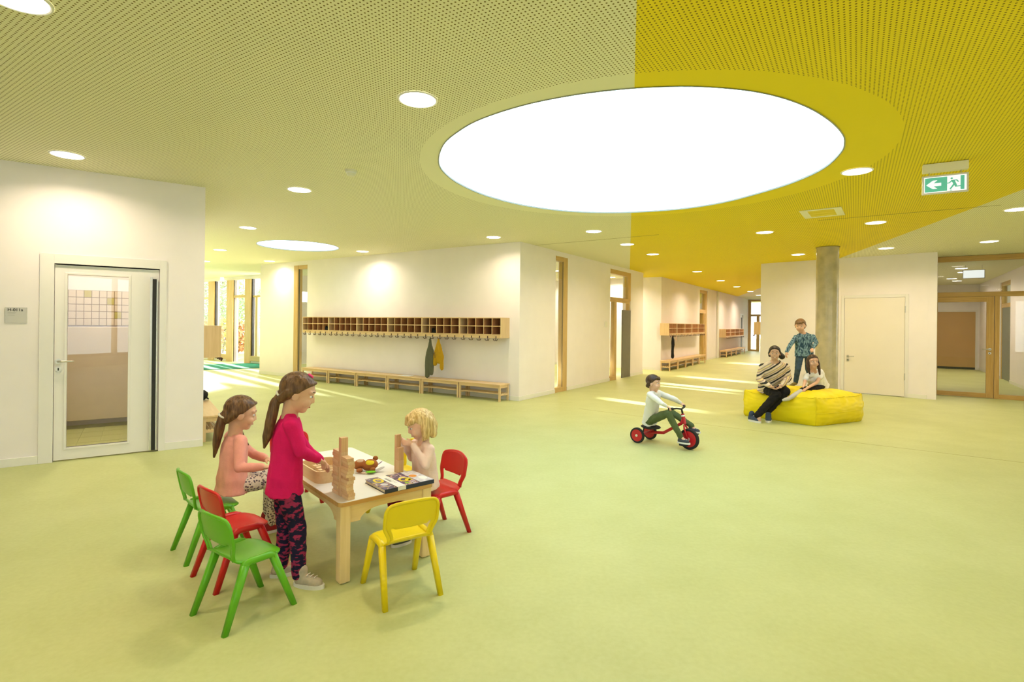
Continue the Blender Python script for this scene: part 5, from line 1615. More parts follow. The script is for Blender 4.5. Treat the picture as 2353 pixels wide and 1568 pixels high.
def V3(p): return Vector((p[0], p[1], p[2]))
class Fig: pass
def head_frame(f, up=(0, 0, 1)):
    f = V3(f).normalized()
    r = f.cross(V3(up)).normalized()
    u = r.cross(f)
    return f, r, u
def hand(bm, W, d, pn, size, side, curl=0.4, spread=0.12):
    "W wrist, d hand direction, pn palm normal, side +1 puts the thumb along cross(d, pn)"
    d = d.normalized(); pn = (pn - d * pn.dot(d)).normalized()
    lat = d.cross(pn).normalized() * side
    s = size
    p_ell(bm, W + d * 0.045 * s, d * 0.052 * s, lat * 0.040 * s, pn * 0.017 * s, 2)
    p_cap(bm, W - d * 0.02 * s, W + d * 0.03 * s, 0.026 * s, 0.028 * s)
    for k, (o, l) in enumerate(((0.029, 0.070), (0.010, 0.080), (-0.010, 0.074), (-0.029, 0.058))):
        b0 = W + d * 0.085 * s + lat * o * s
        a = curl * (0.8 + 0.1 * k)
        d1 = (d * math.cos(a) + pn * math.sin(a) + lat * (o * spread * 20 * 0.1)).normalized()
        d2 = (d * math.cos(a * 2.1) + pn * math.sin(a * 2.1)).normalized()
        k1 = b0 + d1 * l * s * 0.5; k2 = k1 + d2 * l * s * 0.5
        r = 0.0095 * s
        chain(bm, [b0 - d * 0.02 * s, b0, k1, k2], [r, r, r * 0.92, r * 0.8])
    t0 = W + d * 0.028 * s + lat * 0.032 * s
    td = (d * 0.72 + lat * 0.62 + pn * 0.35).normalized(); td2 = (d * 0.9 + lat * 0.12 + pn * 0.5).normalized()
    chain(bm, [W + d * 0.02 * s + lat * 0.012 * s, t0 + td * 0.022 * s, t0 + td * 0.022 * s + td2 * 0.042 * s], [0.015 * s, 0.012 * s, 0.0095 * s])
def shoe(name, ank, toe, root, mat, solemat, L=0.19, up=0.05):
    ank = V3(ank); toe = V3(toe)
    d = toe - ank; zt = toe.z; d.z = 0
    d.normalize()
    slope = 0.0
    lat = Vector((-d.y, d.x, 0)); k = L / 0.19
    heel = toe - d * L * 0.92
    base = toe.z
    bm = bmesh.new()
    Z = Vector((0, 0, 1))
    chain(bm, [heel + d * 0.03 * k + Z * 0.035 * k, heel + d * 0.085 * k + Z * 0.034 * k, toe - d * 0.035 * k + Z * 0.026 * k], [0.032 * k, 0.034 * k, 0.031 * k])
    chain(bm, [heel + d * 0.035 * k + Z * 0.035 * k, heel + d * 0.045 * k + Z * (0.04 + up) * k], [0.033 * k, 0.032 * k])
    for v in bm.verts:
        if v.co.z < base + 0.012 * k: v.co.z = base + 0.012 * k
    o = remesh(name, bm, mat, root, 0.006, 4)
    bm = bmesh.new()
    n = 28
    lo, hi = [], []
    for i in range(n):
        a = 2 * math.pi * i / n
        x = math.cos(a); y = math.sin(a)
        wdt = 0.036 * k * (1.0 + 0.10 * x)
        c = heel + d * (L * 0.46 + x * L * 0.50) + lat * y * wdt * (1 if abs(x) < 0.9 else 1)
        lo.append(bm.verts.new((c.x - root.location.x, c.y - root.location.y, base - root.location.z)))
        hi.append(bm.verts.new((c.x - root.location.x, c.y - root.location.y, base + 0.022 * k - root.location.z)))
    bm.faces.new(lo[::-1]); bm.faces.new(hi)
    for i in range(n): bm.faces.new((lo[i], lo[(i + 1) % n], hi[(i + 1) % n], hi[i]))
    s = bm_obj('sole', bm, solemat, o)
    # laces
    bm = bmesh.new()
    for j in range(3):
        c = heel + d * (0.085 + 0.022 * j) * k + Z * (0.068 - 0.006 * j) * k + Z * base * 0 
        c.z = base + (0.070 - 0.005 * j) * k
        q = c - root.location
        add_tube(bm, [q - lat * 0.018 * k, q + Z * 0.003, q + lat * 0.018 * k], 0.0028, 6)
    bm_obj('laces', bm, solemat, o, smooth=True)
    return o
def person(label, J, hh, hf, mats, hair, sleeve='long', hup=(0, 0, 1), hands=None, S_=1.0, shirt_flare=1.0, hem=0.06, sx=1.0, neckline=0.0,
           shoes=None, smile=False, voxel=0.0055, legs=None, trouser_r=1.0, cat='person', sock=None, sockl=0.82, fold=0.006):
    """J: HM, SM, HC (head centre), shR shL elR elL wrR wrL knR knL anR anL toR toL. Everything in metres in the scene."""
    J = {k: V3(v) for k, v in J.items()}
    base = Vector((J['HM'].x, J['HM'].y, min(J['toR'].z, J['toL'].z)))
    root = thing('person', label, cat, base)
    f, r, u = head_frame(hf, hup)
    k = hh / 0.215
    H = J['HC']
    def hp(x, y, z): return H + r * (x * k) + f * (y * k) + u * (z * k)
    spine = J['SM'] - J['HM']; L = spine.length; su = spine.normalized()
    lat = (J['shR'] - J['shL']); lat = (lat - su * lat.dot(su)).normalized()
    fw = su.cross(lat).normalized()
    hl = (J['shR'] - J['shL']).length / 2
    s = S_
    # ---------------- body
    bm = bmesh.new()
    p_ell(bm, hp(0, -0.008, 0.022), r * 0.073 * k, f * 0.090 * k, u * 0.083 * k)
    p_ell(bm, hp(0, 0.020, -0.022), r * 0.061 * k, f * 0.066 * k, u * 0.080 * k)
    p_ell(bm, hp(0, 0.046, -0.078), r * 0.032 * k, f * 0.028 * k, u * 0.025 * k, 2)
    for sg in (-1, 1):
        p_ell(bm, hp(sg * 0.034, 0.056, -0.036), r * 0.026 * k, f * 0.026 * k, u * 0.028 * k, 2)
        p_ell(bm, hp(sg * 0.073, -0.004, -0.012), r * 0.008 * k, f * 0.020 * k, u * 0.028 * k, 2)
        p_cap(bm, hp(sg * 0.012, 0.078, 0.028), hp(sg * 0.046, 0.064, 0.028), 0.010 * k, 0.010 * k)
        p_ell(bm, hp(sg * 0.009, 0.083, -0.029), r * 0.007 * k, f * 0.009 * k, u * 0.007 * k, 2)
    p_cap(bm, hp(0, 0.080, 0.006), hp(0, 0.0895, -0.024), 0.0070 * k, 0.0092 * k)
    p_ell(bm, hp(0, 0.070, -0.056), r * 0.022 * k, f * 0.014 * k, u * 0.012 * k, 2)
    nb = J['SM'] + su * 0.005
    chain(bm, [nb - su * 0.03 * s, nb + (hp(0, -0.02, -0.07) - nb) * 0.5, hp(0, -0.015, -0.05)], [0.052 * s, 0.044 * k, 0.047 * k])
    def torso(g, flare, hem_, top=1.06):
        rg = []
        prof = [(0.0, 0.92, 0.074), (0.15, 0.93, 0.076), (0.35, 0.86, 0.072), (0.55, 0.88, 0.072), (0.75, 0.95, 0.074), (0.90, 0.92, 0.066), (1.0, 0.72, 0.054), (top, 0.40, 0.044)]
        if hem_ > 0:
            for t in (1.0, 0.5): rg.append((J['HM'] - su * hem_ * t, lat * (hl * 0.94 + g) * (flare + 0.04 * t), fw * (0.078 * s * sx + g) * (flare + 0.06 * t)))
        for t, w_, d_ in prof:
            fl_ = 1 + (flare - 1) * max(0.0, 1 - t / 0.8)
            rg.append((J['HM'] + spine * t, lat * (hl * w_ + g) * fl_, fw * (d_ * s * sx + g) * fl_))
        return rg
    loft(bm, torso(-0.004, 1.0, 0.0))
    p_cap(bm, J['shR'] - lat * 0.015, J['shL'] + lat * 0.015, 0.032 * s, 0.032 * s)
    nk = nb + (hp(0, -0.02, -0.07) - nb) * 0.45
    for sd in 'RL': p_cap(bm, nk, J['sh' + sd] + (J['SM'] - J['sh' + sd]) * 0.35, 0.030 * s, 0.030 * s)
    hips = {}
    for sd, sg in (('R', 1), ('L', -1)):
        hips[sd] = J['HM'] + lat * sg * hl * 0.50
        chain(bm, [J['sh' + sd], J['el' + sd], J['wr' + sd]], [0.034 * s, 0.026 * s, 0.019 * s])
        chain(bm, [hips[sd], J['kn' + sd], J['an' + sd]], [0.052 * s, 0.038 * s, 0.026 * s])
        to = J['to' + sd]
        if shoes and sd in shoes: to = to + (J['an' + sd] - to) * 0.38; to.z = J['to' + sd].z
        if sock and sd in sock: to = J['an' + sd] + (to - J['an' + sd]) * 0.15
        chain(bm, [J['an' + sd], to + Vector((0, 0, 0.018 * s)) + (J['an' + sd] - to) * 0.25, to + Vector((0, 0, 0.015 * s))], [0.024 * s, 0.022 * s, 0.015 * s])
        hd = (hands or {}).get(sd, {})
        d = V3(hd['d']).normalized() if 'd' in hd else (J['wr' + sd] - J['el' + sd]).normalized()
        pn = V3(hd.get('pn', (0, 0, -1)))
        hand(bm, J['wr' + sd], d, pn, hd.get('size', 0.62 * s), hd.get('side', sg), hd.get('curl', 0.45))
    body = remesh('body', bm, mats['skin'], root, voxel * 0.8, 3)
    # ---------------- face
    for sg in (-1, 1):
        bm = bmesh.new()
        p_ell(bm, hp(sg * 0.029, 0.0705, 0.004) - root.location, r * 0.0125 * k, f * 0.010 * k, u * 0.0070 * k, 2)
        e = bm_obj('eye', bm, M['eyew'], root, smooth=True)
        bm = bmesh.new()
        p_ell(bm, hp(sg * 0.029, 0.0765, 0.004) - root.location, r * 0.0062 * k, f * 0.0052 * k, u * 0.0062 * k, 2)
        bm_obj('iris', bm, M['iris'], e, smooth=True)
        bm = bmesh.new()
        q = [hp(sg * 0.014, 0.0835, 0.031) - root.location, hp(sg * 0.032, 0.0800, 0.034) - root.location, hp(sg * 0.050, 0.0665, 0.028) - root.location]
        add_tube(bm, q, [0.0026 * k, 0.0028 * k, 0.0016 * k], 6)
        bm_obj('eyebrow', bm, mats['hair'], root, smooth=True)
    w_ = 0.030 if smile else 0.020
    up_ = 0.006 if smile else 0.001
    bm = bmesh.new()
    q = [hp(-w_, 0.070, -0.055 + up_) - root.location, hp(-w_ * 0.5, 0.0785, -0.057) - root.location, hp(0, 0.0820, -0.058 - up_ * 0.3) - root.location, hp(w_ * 0.5, 0.0785, -0.057) - root.location, hp(w_, 0.070, -0.055 + up_) - root.location]
    add_tube(bm, q, [0.0015 * k, 0.0036 * k, 0.0042 * k, 0.0036 * k, 0.0015 * k], 8)
    mo = bm_obj('mouth', bm, M['lip'], root, smooth=True)
    if smile:
        bm = bmesh.new()
        p_ell(bm, hp(0, 0.0815, -0.0555) - root.location, r * 0.015 * k, f * 0.0050 * k, u * 0.0034 * k, 2)
        bm_obj('teeth', bm, M['teeth'], mo, smooth=True)
    # ---------------- hair
    bm = bmesh.new()
    hc = hp(0, -0.014, 0.030)
    p_ell(bm, hc, r * 0.083 * k, f * 0.100 * k, u * 0.090 * k)
    pl_co = hp(0, 0.052, 0.066); 
    no_ = (f * 0.78 - u * 0.62).normalized()
    g = bm.verts[:] + bm.edges[:] + bm.faces[:]
    res = bmesh.ops.bisect_plane(bm, geom=g, plane_co=pl_co, plane_no=no_, clear_outer=True)
    bmesh.ops.holes_fill(bm, edges=[e for e in bm.edges if e.is_boundary])
    # hairline over forehead and temples
    for sg in (-1, 1):
        chain(bm, [hp(sg * 0.006, 0.068, 0.080), hp(sg * 0.042, 0.050, 0.068), hp(sg * 0.068, 0.016, 0.036), hp(sg * 0.073, -0.012, 0.014)], [0.011 * k] * 4)
        chain(bm, [hp(sg * 0.060, -0.04, 0.0), hp(sg * 0.045, -0.07, -0.045)], [0.030 * k, 0.024 * k])
    chain(bm, [hp(0, -0.07, 0.0), hp(0, -0.07, -0.055)], [0.036 * k, 0.026 * k])
    for pts, rads in hair.get('locks', []):
        chain(bm, [hp(*p) for p in pts], [q_ * k for q_ in rads])
    for pts, rads in hair.get('world', []):
        chain(bm, [V3(p) for p in pts], rads)
    def strands(co, no):
        out = co.copy()
        for i in range(len(co)):
            p = co[i]
            out[i] += no[i] * (noise.noise(Vector((p[0] * 110, p[1] * 110, p[2] * 12))) * 0.0020)
        return out
    ho = remesh('hair', bm, mats['hair'], root, voxel * 0.9, 4, strands)
    for tie in hair.get('ties', []) + hair.get('tiew', []):
        c, nrm, rad, mt = tie
        if tie in hair.get('tiew', []): c = V3(c) - root.location; nrm = V3(nrm).normalized()
        else: c = hp(*c) - root.location; nrm = (r * nrm[0] + f * nrm[1] + u * nrm[2]).normalized()
        a = nrm.orthogonal().normalized(); b = nrm.cross(a)
        bm = bmesh.new(); add_tube(bm, [c + (a * math.cos(t) + b * math.sin(t)) * rad * k for t in [i * math.pi / 8 for i in range(17)]], 0.006 * k, 8)
        bm_obj('hair_tie', bm, mt, ho, smooth=True)
    # ---------------- shirt
    g_ = 0.011 * s
    bm = bmesh.new()
    loft(bm, torso(g_, shirt_flare, max(hem, 0.02)))
    p_cap(bm, J['shR'] - lat * 0.014 - su * 0.004, J['shL'] + lat * 0.014 - su * 0.004, 0.042 * s, 0.042 * s)
    nk2 = nb + (hp(0, -0.02, -0.07) - nb) * 0.18
    for sd in 'RL': p_cap(bm, nk2 + (J['sh' + sd] - J['SM']) * 0.28, J['sh' + sd] + (J['SM'] - J['sh' + sd]) * 0.30, 0.036 * s, 0.040 * s)
    for sd in 'RL':
        sh, el, wr = J['sh' + sd], J['el' + sd], J['wr' + sd]
        if sleeve == 'long':
            chain(bm, [sh - su * 0.004, el, wr - (wr - el).normalized() * 0.012], [0.045 * s, 0.036 * s, 0.027 * s])
        elif sleeve == 'three':
            chain(bm, [sh - su * 0.004, el, el + (wr - el) * 0.45], [0.045 * s, 0.036 * s, 0.033 * s])
        else:
            chain(bm, [sh - su * 0.004, sh + (el - sh) * 0.45], [0.046 * s, 0.046 * s])
    remesh('shirt', bm, mats['shirt'], root, voxel, 5, folds(fold, 16, 9, H.x))
    # ---------------- trousers
    bm = bmesh.new()
    loft(bm, [(J['HM'] - su * L * 0.16, lat * (hl * 0.70), fw * 0.060 * s * sx), (J['HM'] - su * L * 0.06, lat * (hl * 0.94 + g_ * 0.7), fw * (0.078 * s * sx + g_ * 0.6)), (J['HM'] + su * L * 0.15, lat * (hl * 0.94 + g_ * 0.7), fw * (0.077 * s * sx + g_ * 0.6)), (J['HM'] + su * L * 0.30, lat * (hl * 0.88 + g_ * 0.5), fw * (0.072 * s * sx + g_ * 0.5))])
    for sd in 'RL':
        an, kn = J['an' + sd], J['kn' + sd]
        end = an + (kn - an).normalized() * (-0.012 if not (sock and sd in sock) else (kn - an).length * (sockl - 0.02))
        chain(bm, [hips[sd], hips[sd] + (kn - hips[sd]) * 0.5, kn, end], [0.066 * s * trouser_r, 0.060 * s * trouser_r, 0.050 * s * trouser_r, (0.039 if not (sock and sd in sock and sockl > 0.5) else 0.046) * s * trouser_r])
    remesh('trousers', bm, mats['trousers'], root, voxel, 4, folds(fold * 0.7, 22, 22, H.y))
    # ---------------- feet
    for sd in 'RL':
        if shoes and sd in shoes:
            mt, sole, Ls = shoes[sd]
            shoe('shoe', J['an' + sd], J['to' + sd], root, mt, sole, Ls)
        if sock and sd in sock:
            an, kn, to = J['an' + sd], J['kn' + sd], J['to' + sd]
            bm = bmesh.new()
            chain(bm, [an + (kn - an) * sockl, an + (kn - an) * sockl * 0.5, an, to + (an - to) * 0.45 , to], [(0.040 if sockl > 0.5 else 0.032) * s, (0.038 if sockl > 0.5 else 0.032) * s, 0.031 * s, 0.029 * s, 0.021 * s])
            heel = an - (to - an).normalized() * 0.015 - (kn - an).normalized() * 0.015
            p_cap(bm, an, heel, 0.030 * s, 0.024 * s)
            remesh('sock', bm, sock[sd], root, voxel, 3)
    return root, J

# ---------------- fabrics
def leopard():
    m, nt, b = new_mat('leopard_print')
    N, L = nt.nodes, nt.links
    tc = N.new('ShaderNodeTexCoord')
    vz = N.new('ShaderNodeTexVoronoi'); vz.inputs['Scale'].default_value = 62
    nz = N.new('ShaderNodeTexNoise'); nz.inputs['Scale'].default_value = 70
    L.new(tc.outputs['Object'], vz.inputs['Vector']); L.new(tc.outputs['Object'], nz.inputs['Vector'])
    ad = N.new('ShaderNodeMath'); ad.operation = 'MULTIPLY_ADD'; ad.inputs[1].default_value = 0.5; L.new(nz.outputs['Fac'], ad.inputs[0]); L.new(vz.outputs['Distance'], ad.inputs[2])
    cr = N.new('ShaderNodeValToRGB'); cr.color_ramp.interpolation = 'CONSTANT'
    e = cr.color_ramp.elements
    e[0].position = 0; e[0].color = (0.30, 0.18, 0.26, 1); e[1].position = 0.50; e[1].color = (0.035, 0.022, 0.03, 1)
    x = e.new(0.66); x.color = (0.70, 0.58, 0.48, 1)
    L.new(ad.outputs[0], cr.inputs['Fac']); L.new(cr.outputs['Color'], b.inputs['Base Color']); b.inputs['Roughness'].default_value = 0.8
    return m
def two_tone(name, c1, c2, scale, pos=(0.46, 0.54), stretch=(1, 1, 1), rot=(0, 0, 0)):
    m, nt, b = new_mat(name)
    N, L = nt.nodes, nt.links
    tc = N.new('ShaderNodeTexCoord'); mp = N.new('ShaderNodeMapping'); mp.inputs['Scale'].default_value = stretch; mp.inputs['Rotation'].default_value = rot
    nz = N.new('ShaderNodeTexNoise'); nz.inputs['Scale'].default_value = scale; nz.inputs['Detail'].default_value = 2
    cr = N.new('ShaderNodeValToRGB'); cr.color_ramp.elements[0].position = pos[0]; cr.color_ramp.elements[1].position = pos[1]
    cr.color_ramp.elements[0].color = tuple(c1) + (1,); cr.color_ramp.elements[1].color = tuple(c2) + (1,)
    L.new(tc.outputs['Object'], mp.inputs[0]); L.new(mp.outputs[0], nz.inputs['Vector']); L.new(nz.outputs['Fac'], cr.inputs['Fac']); L.new(cr.outputs['Color'], b.inputs['Base Color'])
    b.inputs['Roughness'].default_value = 0.85; b.inputs['Specular IOR Level'].default_value = 0.15
    return m
def cloth(name, col, var=0.06): return plain(name, col, 0.85, 0.15, var=var, scale=14, bump=0.15, bscale=120)
def stripes():
    m, nt, b = new_mat('diagonal_striped_blouse')
    N, L = nt.nodes, nt.links
    tc = N.new('ShaderNodeTexCoord'); mp = N.new('ShaderNodeMapping'); mp.inputs['Rotation'].default_value = (0, math.radians(33), 0)
    sp = N.new('ShaderNodeSeparateXYZ'); L.new(tc.outputs['Object'], mp.inputs[0]); L.new(mp.outputs[0], sp.inputs[0])
    mu = N.new('ShaderNodeMath'); mu.operation = 'MULTIPLY_ADD'; mu.inputs[1].default_value = 9.0; mu.inputs[2].default_value = 0.2; L.new(sp.outputs[2], mu.inputs[0])
    fr = N.new('ShaderNodeMath'); fr.operation = 'FRACT'; L.new(mu.outputs[0], fr.inputs[0])
    cr = N.new('ShaderNodeValToRGB'); cr.color_ramp.interpolation = 'CONSTANT'
    e = cr.color_ramp.elements
    e[0].position = 0; e[0].color = (0.020, 0.017, 0.016, 1); e[1].position = 0.21; e[1].color = (0.76, 0.60, 0.46, 1)
    for p, c in ((0.34, (0.46, 0.30, 0.24, 1)), (0.46, (0.78, 0.62, 0.28, 1)), (0.62, (0.46, 0.32, 0.27, 1)), (0.74, (0.80, 0.66, 0.50, 1))):
        x = e.new(p); x.color = c
    L.new(fr.outputs[0], cr.inputs['Fac']); L.new(cr.outputs['Color'], b.inputs['Base Color']); b.inputs['Roughness'].default_value = 0.7
    return m
M['peach'] = cloth('peach_jersey', (0.80, 0.36, 0.30)); M['pink'] = cloth('hot_pink_jersey', (0.68, 0.012, 0.13)); M['blush'] = cloth('pale_blush_knit', (0.84, 0.64, 0.57))
M['leopard'] = leopard(); M['navypink'] = two_tone('navy_trousers_with_pink_pattern', (0.016, 0.014, 0.045), (0.32, 0.03, 0.10), 26, (0.50, 0.56), (1, 1, 2.2))
M['burgundy'] = cloth('burgundy_cotton', (0.22, 0.012, 0.03)); M['blackcloth'] = cloth('black_cotton', (0.018, 0.016, 0.015)); M['denim'] = two_tone('blue_denim', (0.022, 0.045, 0.085), (0.07, 0.11, 0.16), 9, (0.35, 0.7))
M['bluetee'] = two_tone('blue_patterned_shirt', (0.025, 0.06, 0.10), (0.24, 0.38, 0.44), 60, (0.42, 0.60), (1, 1, 0.35), (0, 0.6, 0)); M['whitetee'] = cloth('white_cotton', (0.82, 0.80, 0.79), 0.02); M['olive'] = cloth('olive_green_cotton', (0.10, 0.13, 0.055))
M['stripe'] = stripes(); M['greysock'] = cloth('grey_knit_sock', (0.55, 0.54, 0.53)); M['olivesock'] = cloth('olive_sock', (0.20, 0.16, 0.07))
M['shoeblue'] = plain('slate_blue_shoe', (0.055, 0.075, 0.12), 0.7, 0.2, var=0.1, scale=30); M['shoewhite'] = plain('white_sole', (0.78, 0.76, 0.72), 0.6, 0.3); M['shoegrey'] = plain('beige_grey_shoe', (0.48, 0.42, 0.34), 0.7, 0.2, var=0.15, scale=30)
M['shoered'] = plain('red_shoe', (0.32, 0.012, 0.015), 0.6, 0.3); M['shoegreen'] = plain('grey_green_shoe', (0.10, 0.11, 0.075), 0.7, 0.2, var=0.2, scale=30); M['shoedark'] = plain('dark_grey_shoe', (0.06, 0.065, 0.08), 0.7, 0.2)
M['tiepink'] = plain('pink_hair_tie', (0.75, 0.06, 0.20), 0.6, 0.2); M['tiewhite'] = plain('white_hair_tie', (0.75, 0.72, 0.66), 0.6, 0.2)

# ---------------- seated girl in peach
fg = Vector((GCF.x, GCF.y, 0)).normalized(); rg_ = Vector((fg.y, -fg.x, 0))
HMg = Vector((GCH.x, GCH.y, 0)) + fg * 0.12 + Vector((0, 0, 0.395))
SMg = P(541, 1006, 3.56)
ankR = Vector((-1.70, 3.74, 0.075)); ankL = Vector((-1.78, 3.88, 0.075))
J = dict(HM=HMg, SM=SMg, HC=P(555, 949, 3.56), shR=SMg + rg_ * 0.105, shL=SMg - rg_ * 0.105,
         elR=P(550, 1074, 3.40), elL=P(582, 1043, 3.72), wrR=P(606, 1073, 3.42), wrL=P(612, 1053, 3.66),
         knR=HMg + fg * 0.27 + rg_ * 0.075 + Vector((0, 0, 0.0)), knL=HMg + fg * 0.28 - rg_ * 0.075,
         anR=ankR, anL=ankL, toR=Vector((ankR.x + fg.x * 0.10, ankR.y + fg.y * 0.10, 0)), toL=Vector((ankL.x + fg.x * 0.10, ankL.y + fg.y * 0.10, 0)))
person('girl with brown ponytail in peach top and leopard leggings sitting on the green chair', J, 0.222, (0.86, 0.45, -0.22), dict(skin=M['skinL'], hair=M['hairB'], shirt=M['peach'], trousers=M['leopard']),
       dict(world=[([P(522, 948, 3.50), P(511, 957, 3.49), P(504, 985, 3.49), P(497, 1020, 3.49), P(492, 1050, 3.49)], [0.034, 0.026, 0.032, 0.024, 0.007]),
                   ([P(548, 985, 3.62), P(556, 1000, 3.64), P(571, 1022, 3.62)], [0.020, 0.016, 0.006])], tiew=[(P(512, 955, 3.49), (-0.6, -0.1, -0.9), 0.026, M['tiewhite'])]),
       hands={'R': dict(pn=(0, 0, -1), curl=0.5), 'L': dict(pn=(0, 0, -1), curl=0.5)}, S_=0.93, shirt_flare=1.12, hem=0.05, shoes={'R': (M['shoered'], M['shoewhite'], 0.17), 'L': (M['shoered'], M['shoewhite'], 0.17)}, trouser_r=0.95)

# ---------------- standing girl in pink
f2 = Vector((0.87, 0.49, 0)); r2_ = Vector((f2.y, -f2.x, 0))
SM2 = P(665, 968, 3.06); HM2 = P(655, 1108, 3.07)
aR = G(686, 1345); aL = G(646, 1322)
tR = G(742, 1352); tL = aL + f2 * 0.12
J = dict(HM=HM2, SM=SM2, HC=P(686, 903, 3.06), shR=SM2 + r2_ * 0.112, shL=SM2 - r2_ * 0.112, elR=P(691, 1036, 2.97), elL=P(700, 1030, 3.24), wrR=P(730, 1056, 3.10), wrL=P(738, 1058, 3.32),
         knR=P(684, 1212, 3.02), knL=P(657, 1216, 3.13), anR=aR + Vector((0, 0, 0.075)), anL=aL + Vector((0, 0, 0.075)), toR=tR, toL=tL)
person('girl with long ponytail in hot pink top standing at the table over the tray', J, 0.222, (0.93, 0.25, -0.32), dict(skin=M['skinL'], hair=M['hairB'], shirt=M['pink'], trousers=M['navypink']),
       dict(world=[([P(655, 893, 3.03), P(645, 905, 3.02), P(632, 925, 3.01), P(622, 968, 3.0), P(614, 1003, 3.0), P(607, 1028, 3.0)], [0.030, 0.021, 0.029, 0.030, 0.026, 0.008])], tiew=[(P(644, 906, 3.02), (-1, 0, -0.9), 0.024, M['tiewhite'])], ties=[((0.0, 0.03, 0.112), (0, 0.4, 1), 0.012, M['tiepink'])]),
       hands={'R': dict(pn=(0, 0, -1), curl=0.6), 'L': dict(pn=(0, 0, -1), curl=0.6)}, S_=1.0, shirt_flare=1.10, hem=0.055, shoes={'R': (M['shoegrey'], M['shoewhite'], 0.19), 'L': (M['shoegrey'], M['shoewhite'], 0.19)})

# ---------------- small blonde child
f3 = Vector((RCF.x, RCF.y, 0)); l3 = Vector((-f3.y, f3.x, 0))          # l3: her left, towards the viewer
HM3 = Vector((RC.x, RC.y, 0)) + f3 * 0.09 + Vector((0, 0, 0.385))
SM3 = P(971, 1026, 3.70)
hc2 = Vector((tw2.x, tw2.y, SMALL_TOP + 0.030))
tow_l = Vector((-V.x, -V.y, 0))                                           # towards the viewer's right/near side of the small tower
aL3 = G(925, 1251); aR3 = G(905, 1230)
wl3 = hc2 + Vector((-V.x, -V.y, 0)) * 0.075 + Vector((U.x, U.y, 0)) * 0.060
wr3 = hc2 + Vector((V.x, V.y, 0)) * 0.075 + Vector((U.x, U.y, 0)) * 0.060
J = dict(HM=HM3, SM=SM3, HC=P(963, 975, 3.68), shL=SM3 + l3 * 0.095, shR=SM3 - l3 * 0.095, elL=P(978, 1070, 3.58), elR=P(946, 1050, 3.84), wrL=wl3, wrR=wr3,
         knL=HM3 + f3 * 0.22 + l3 * 0.06 - Vector((0, 0, 0.015)), knR=HM3 + f3 * 0.22 - l3 * 0.06 - Vector((0, 0, 0.015)), anL=aL3 + Vector((0, 0, 0.07)), anR=aR3 + Vector((0, 0, 0.07)),
         toL=aL3 + f3 * 0.08, toR=aR3 + f3 * 0.08)
person('small child with blonde bob in pale blush top holding the small block tower', J, 0.200, (-0.85, -0.42, -0.38), dict(skin=M['skinB'], hair=M['hairY'], shirt=M['blush'], trousers=M['burgundy']),
       dict(locks=[([(-0.045, -0.04, 0.03), (-0.075, -0.015, -0.03), (-0.070, 0.0, -0.085), (-0.055, 0.02, -0.105)], [0.05, 0.034, 0.030, 0.016]), ([(0.045, -0.04, 0.03), (0.075, -0.015, -0.03), (0.070, 0.0, -0.085), (0.055, 0.02, -0.105)], [0.05, 0.034, 0.030, 0.016]),
                   ([(0, -0.07, 0.02), (0, -0.085, -0.05), (0, -0.07, -0.10)], [0.06, 0.05, 0.038]), ([(-0.04, -0.06, 0.0), (-0.05, -0.06, -0.095)], [0.05, 0.036]), ([(0.04, -0.06, 0.0), (0.05, -0.06, -0.095)], [0.05, 0.036]),
                   ([(-0.05, 0.05, 0.055), (-0.03, 0.078, 0.040)], [0.026, 0.016]), ([(0.05, 0.05, 0.055), (0.03, 0.078, 0.040)], [0.026, 0.016]), ([(0, 0.05, 0.075), (0, 0.085, 0.045)], [0.034, 0.016])]),
       hands={'L': dict(d=(f3.x * 0.8 + V.x * 0.5, f3.y * 0.8 + V.y * 0.5, 0.1), pn=(V.x, V.y, 0), curl=0.45, size=0.52), 'R': dict(d=(f3.x * 0.8 - V.x * 0.5, f3.y * 0.8 - V.y * 0.5, 0.1), pn=(-V.x, -V.y, 0), curl=0.45, size=0.52)},
       S_=0.86, shirt_flare=1.12, hem=0.04, shoes={'R': (M['shoegreen'], M['shoewhite'], 0.155), 'L': (M['shoegreen'], M['shoewhite'], 0.155)}, voxel=0.005)

# ---------------- woman on the beanbag
J = dict(HM=P(1774, 893, 8.58), SM=P(1779, 838, 8.42), HC=P(1780, 813, 8.35), shR=P(1752, 844, 8.44), shL=P(1806, 843, 8.48), elR=P(1744, 873, 8.42), elL=P(1812, 871, 8.46), wrR=P(1769, 889, 8.20), wrL=P(1795, 887, 8.22),
         knR=P(1785, 908, 8.17), knL=P(1806, 901, 8.22), anR=P(1742, 954, 8.17), anL=P(1766, 945, 8.26), toR=G(1747, 974), toL=G(1767, 967.5))
person('woman with dark hair bun in diagonally striped blouse sitting on the beanbag', J, 0.222, (-0.42, -0.90, -0.06), dict(skin=M['skinM'], hair=M['hairK'], shirt=M['stripe'], trousers=M['blackcloth']),
       dict(world=[([P(1790, 815, 8.40), P(1797, 821, 8.38)], [0.045, 0.046])], locks=[([(-0.062, 0.03, 0.04), (-0.074, -0.01, 0.0), (-0.065, -0.05, -0.045)], [0.018, 0.020, 0.024]), ([(0.062, 0.03, 0.04), (0.074, -0.01, 0.0), (0.065, -0.05, -0.045)], [0.018, 0.020, 0.024])]),
       hands={'R': dict(d=(0.55, -0.65, -0.45), pn=(0.2, 0.2, 1), curl=0.5, size=0.88, side=1), 'L': dict(d=(-0.6, -0.6, -0.45), pn=(-0.2, 0.2, 1), curl=0.5, size=0.88, side=-1)}, S_=1.32, sx=0.95, shirt_flare=1.14, hem=0.03,
       shoes={'R': (M['shoeblue'], M['shoewhite'], 0.255), 'L': (M['shoeblue'], M['shoewhite'], 0.255)}, smile=True, trouser_r=1.0, voxel=0.006, fold=0.009)

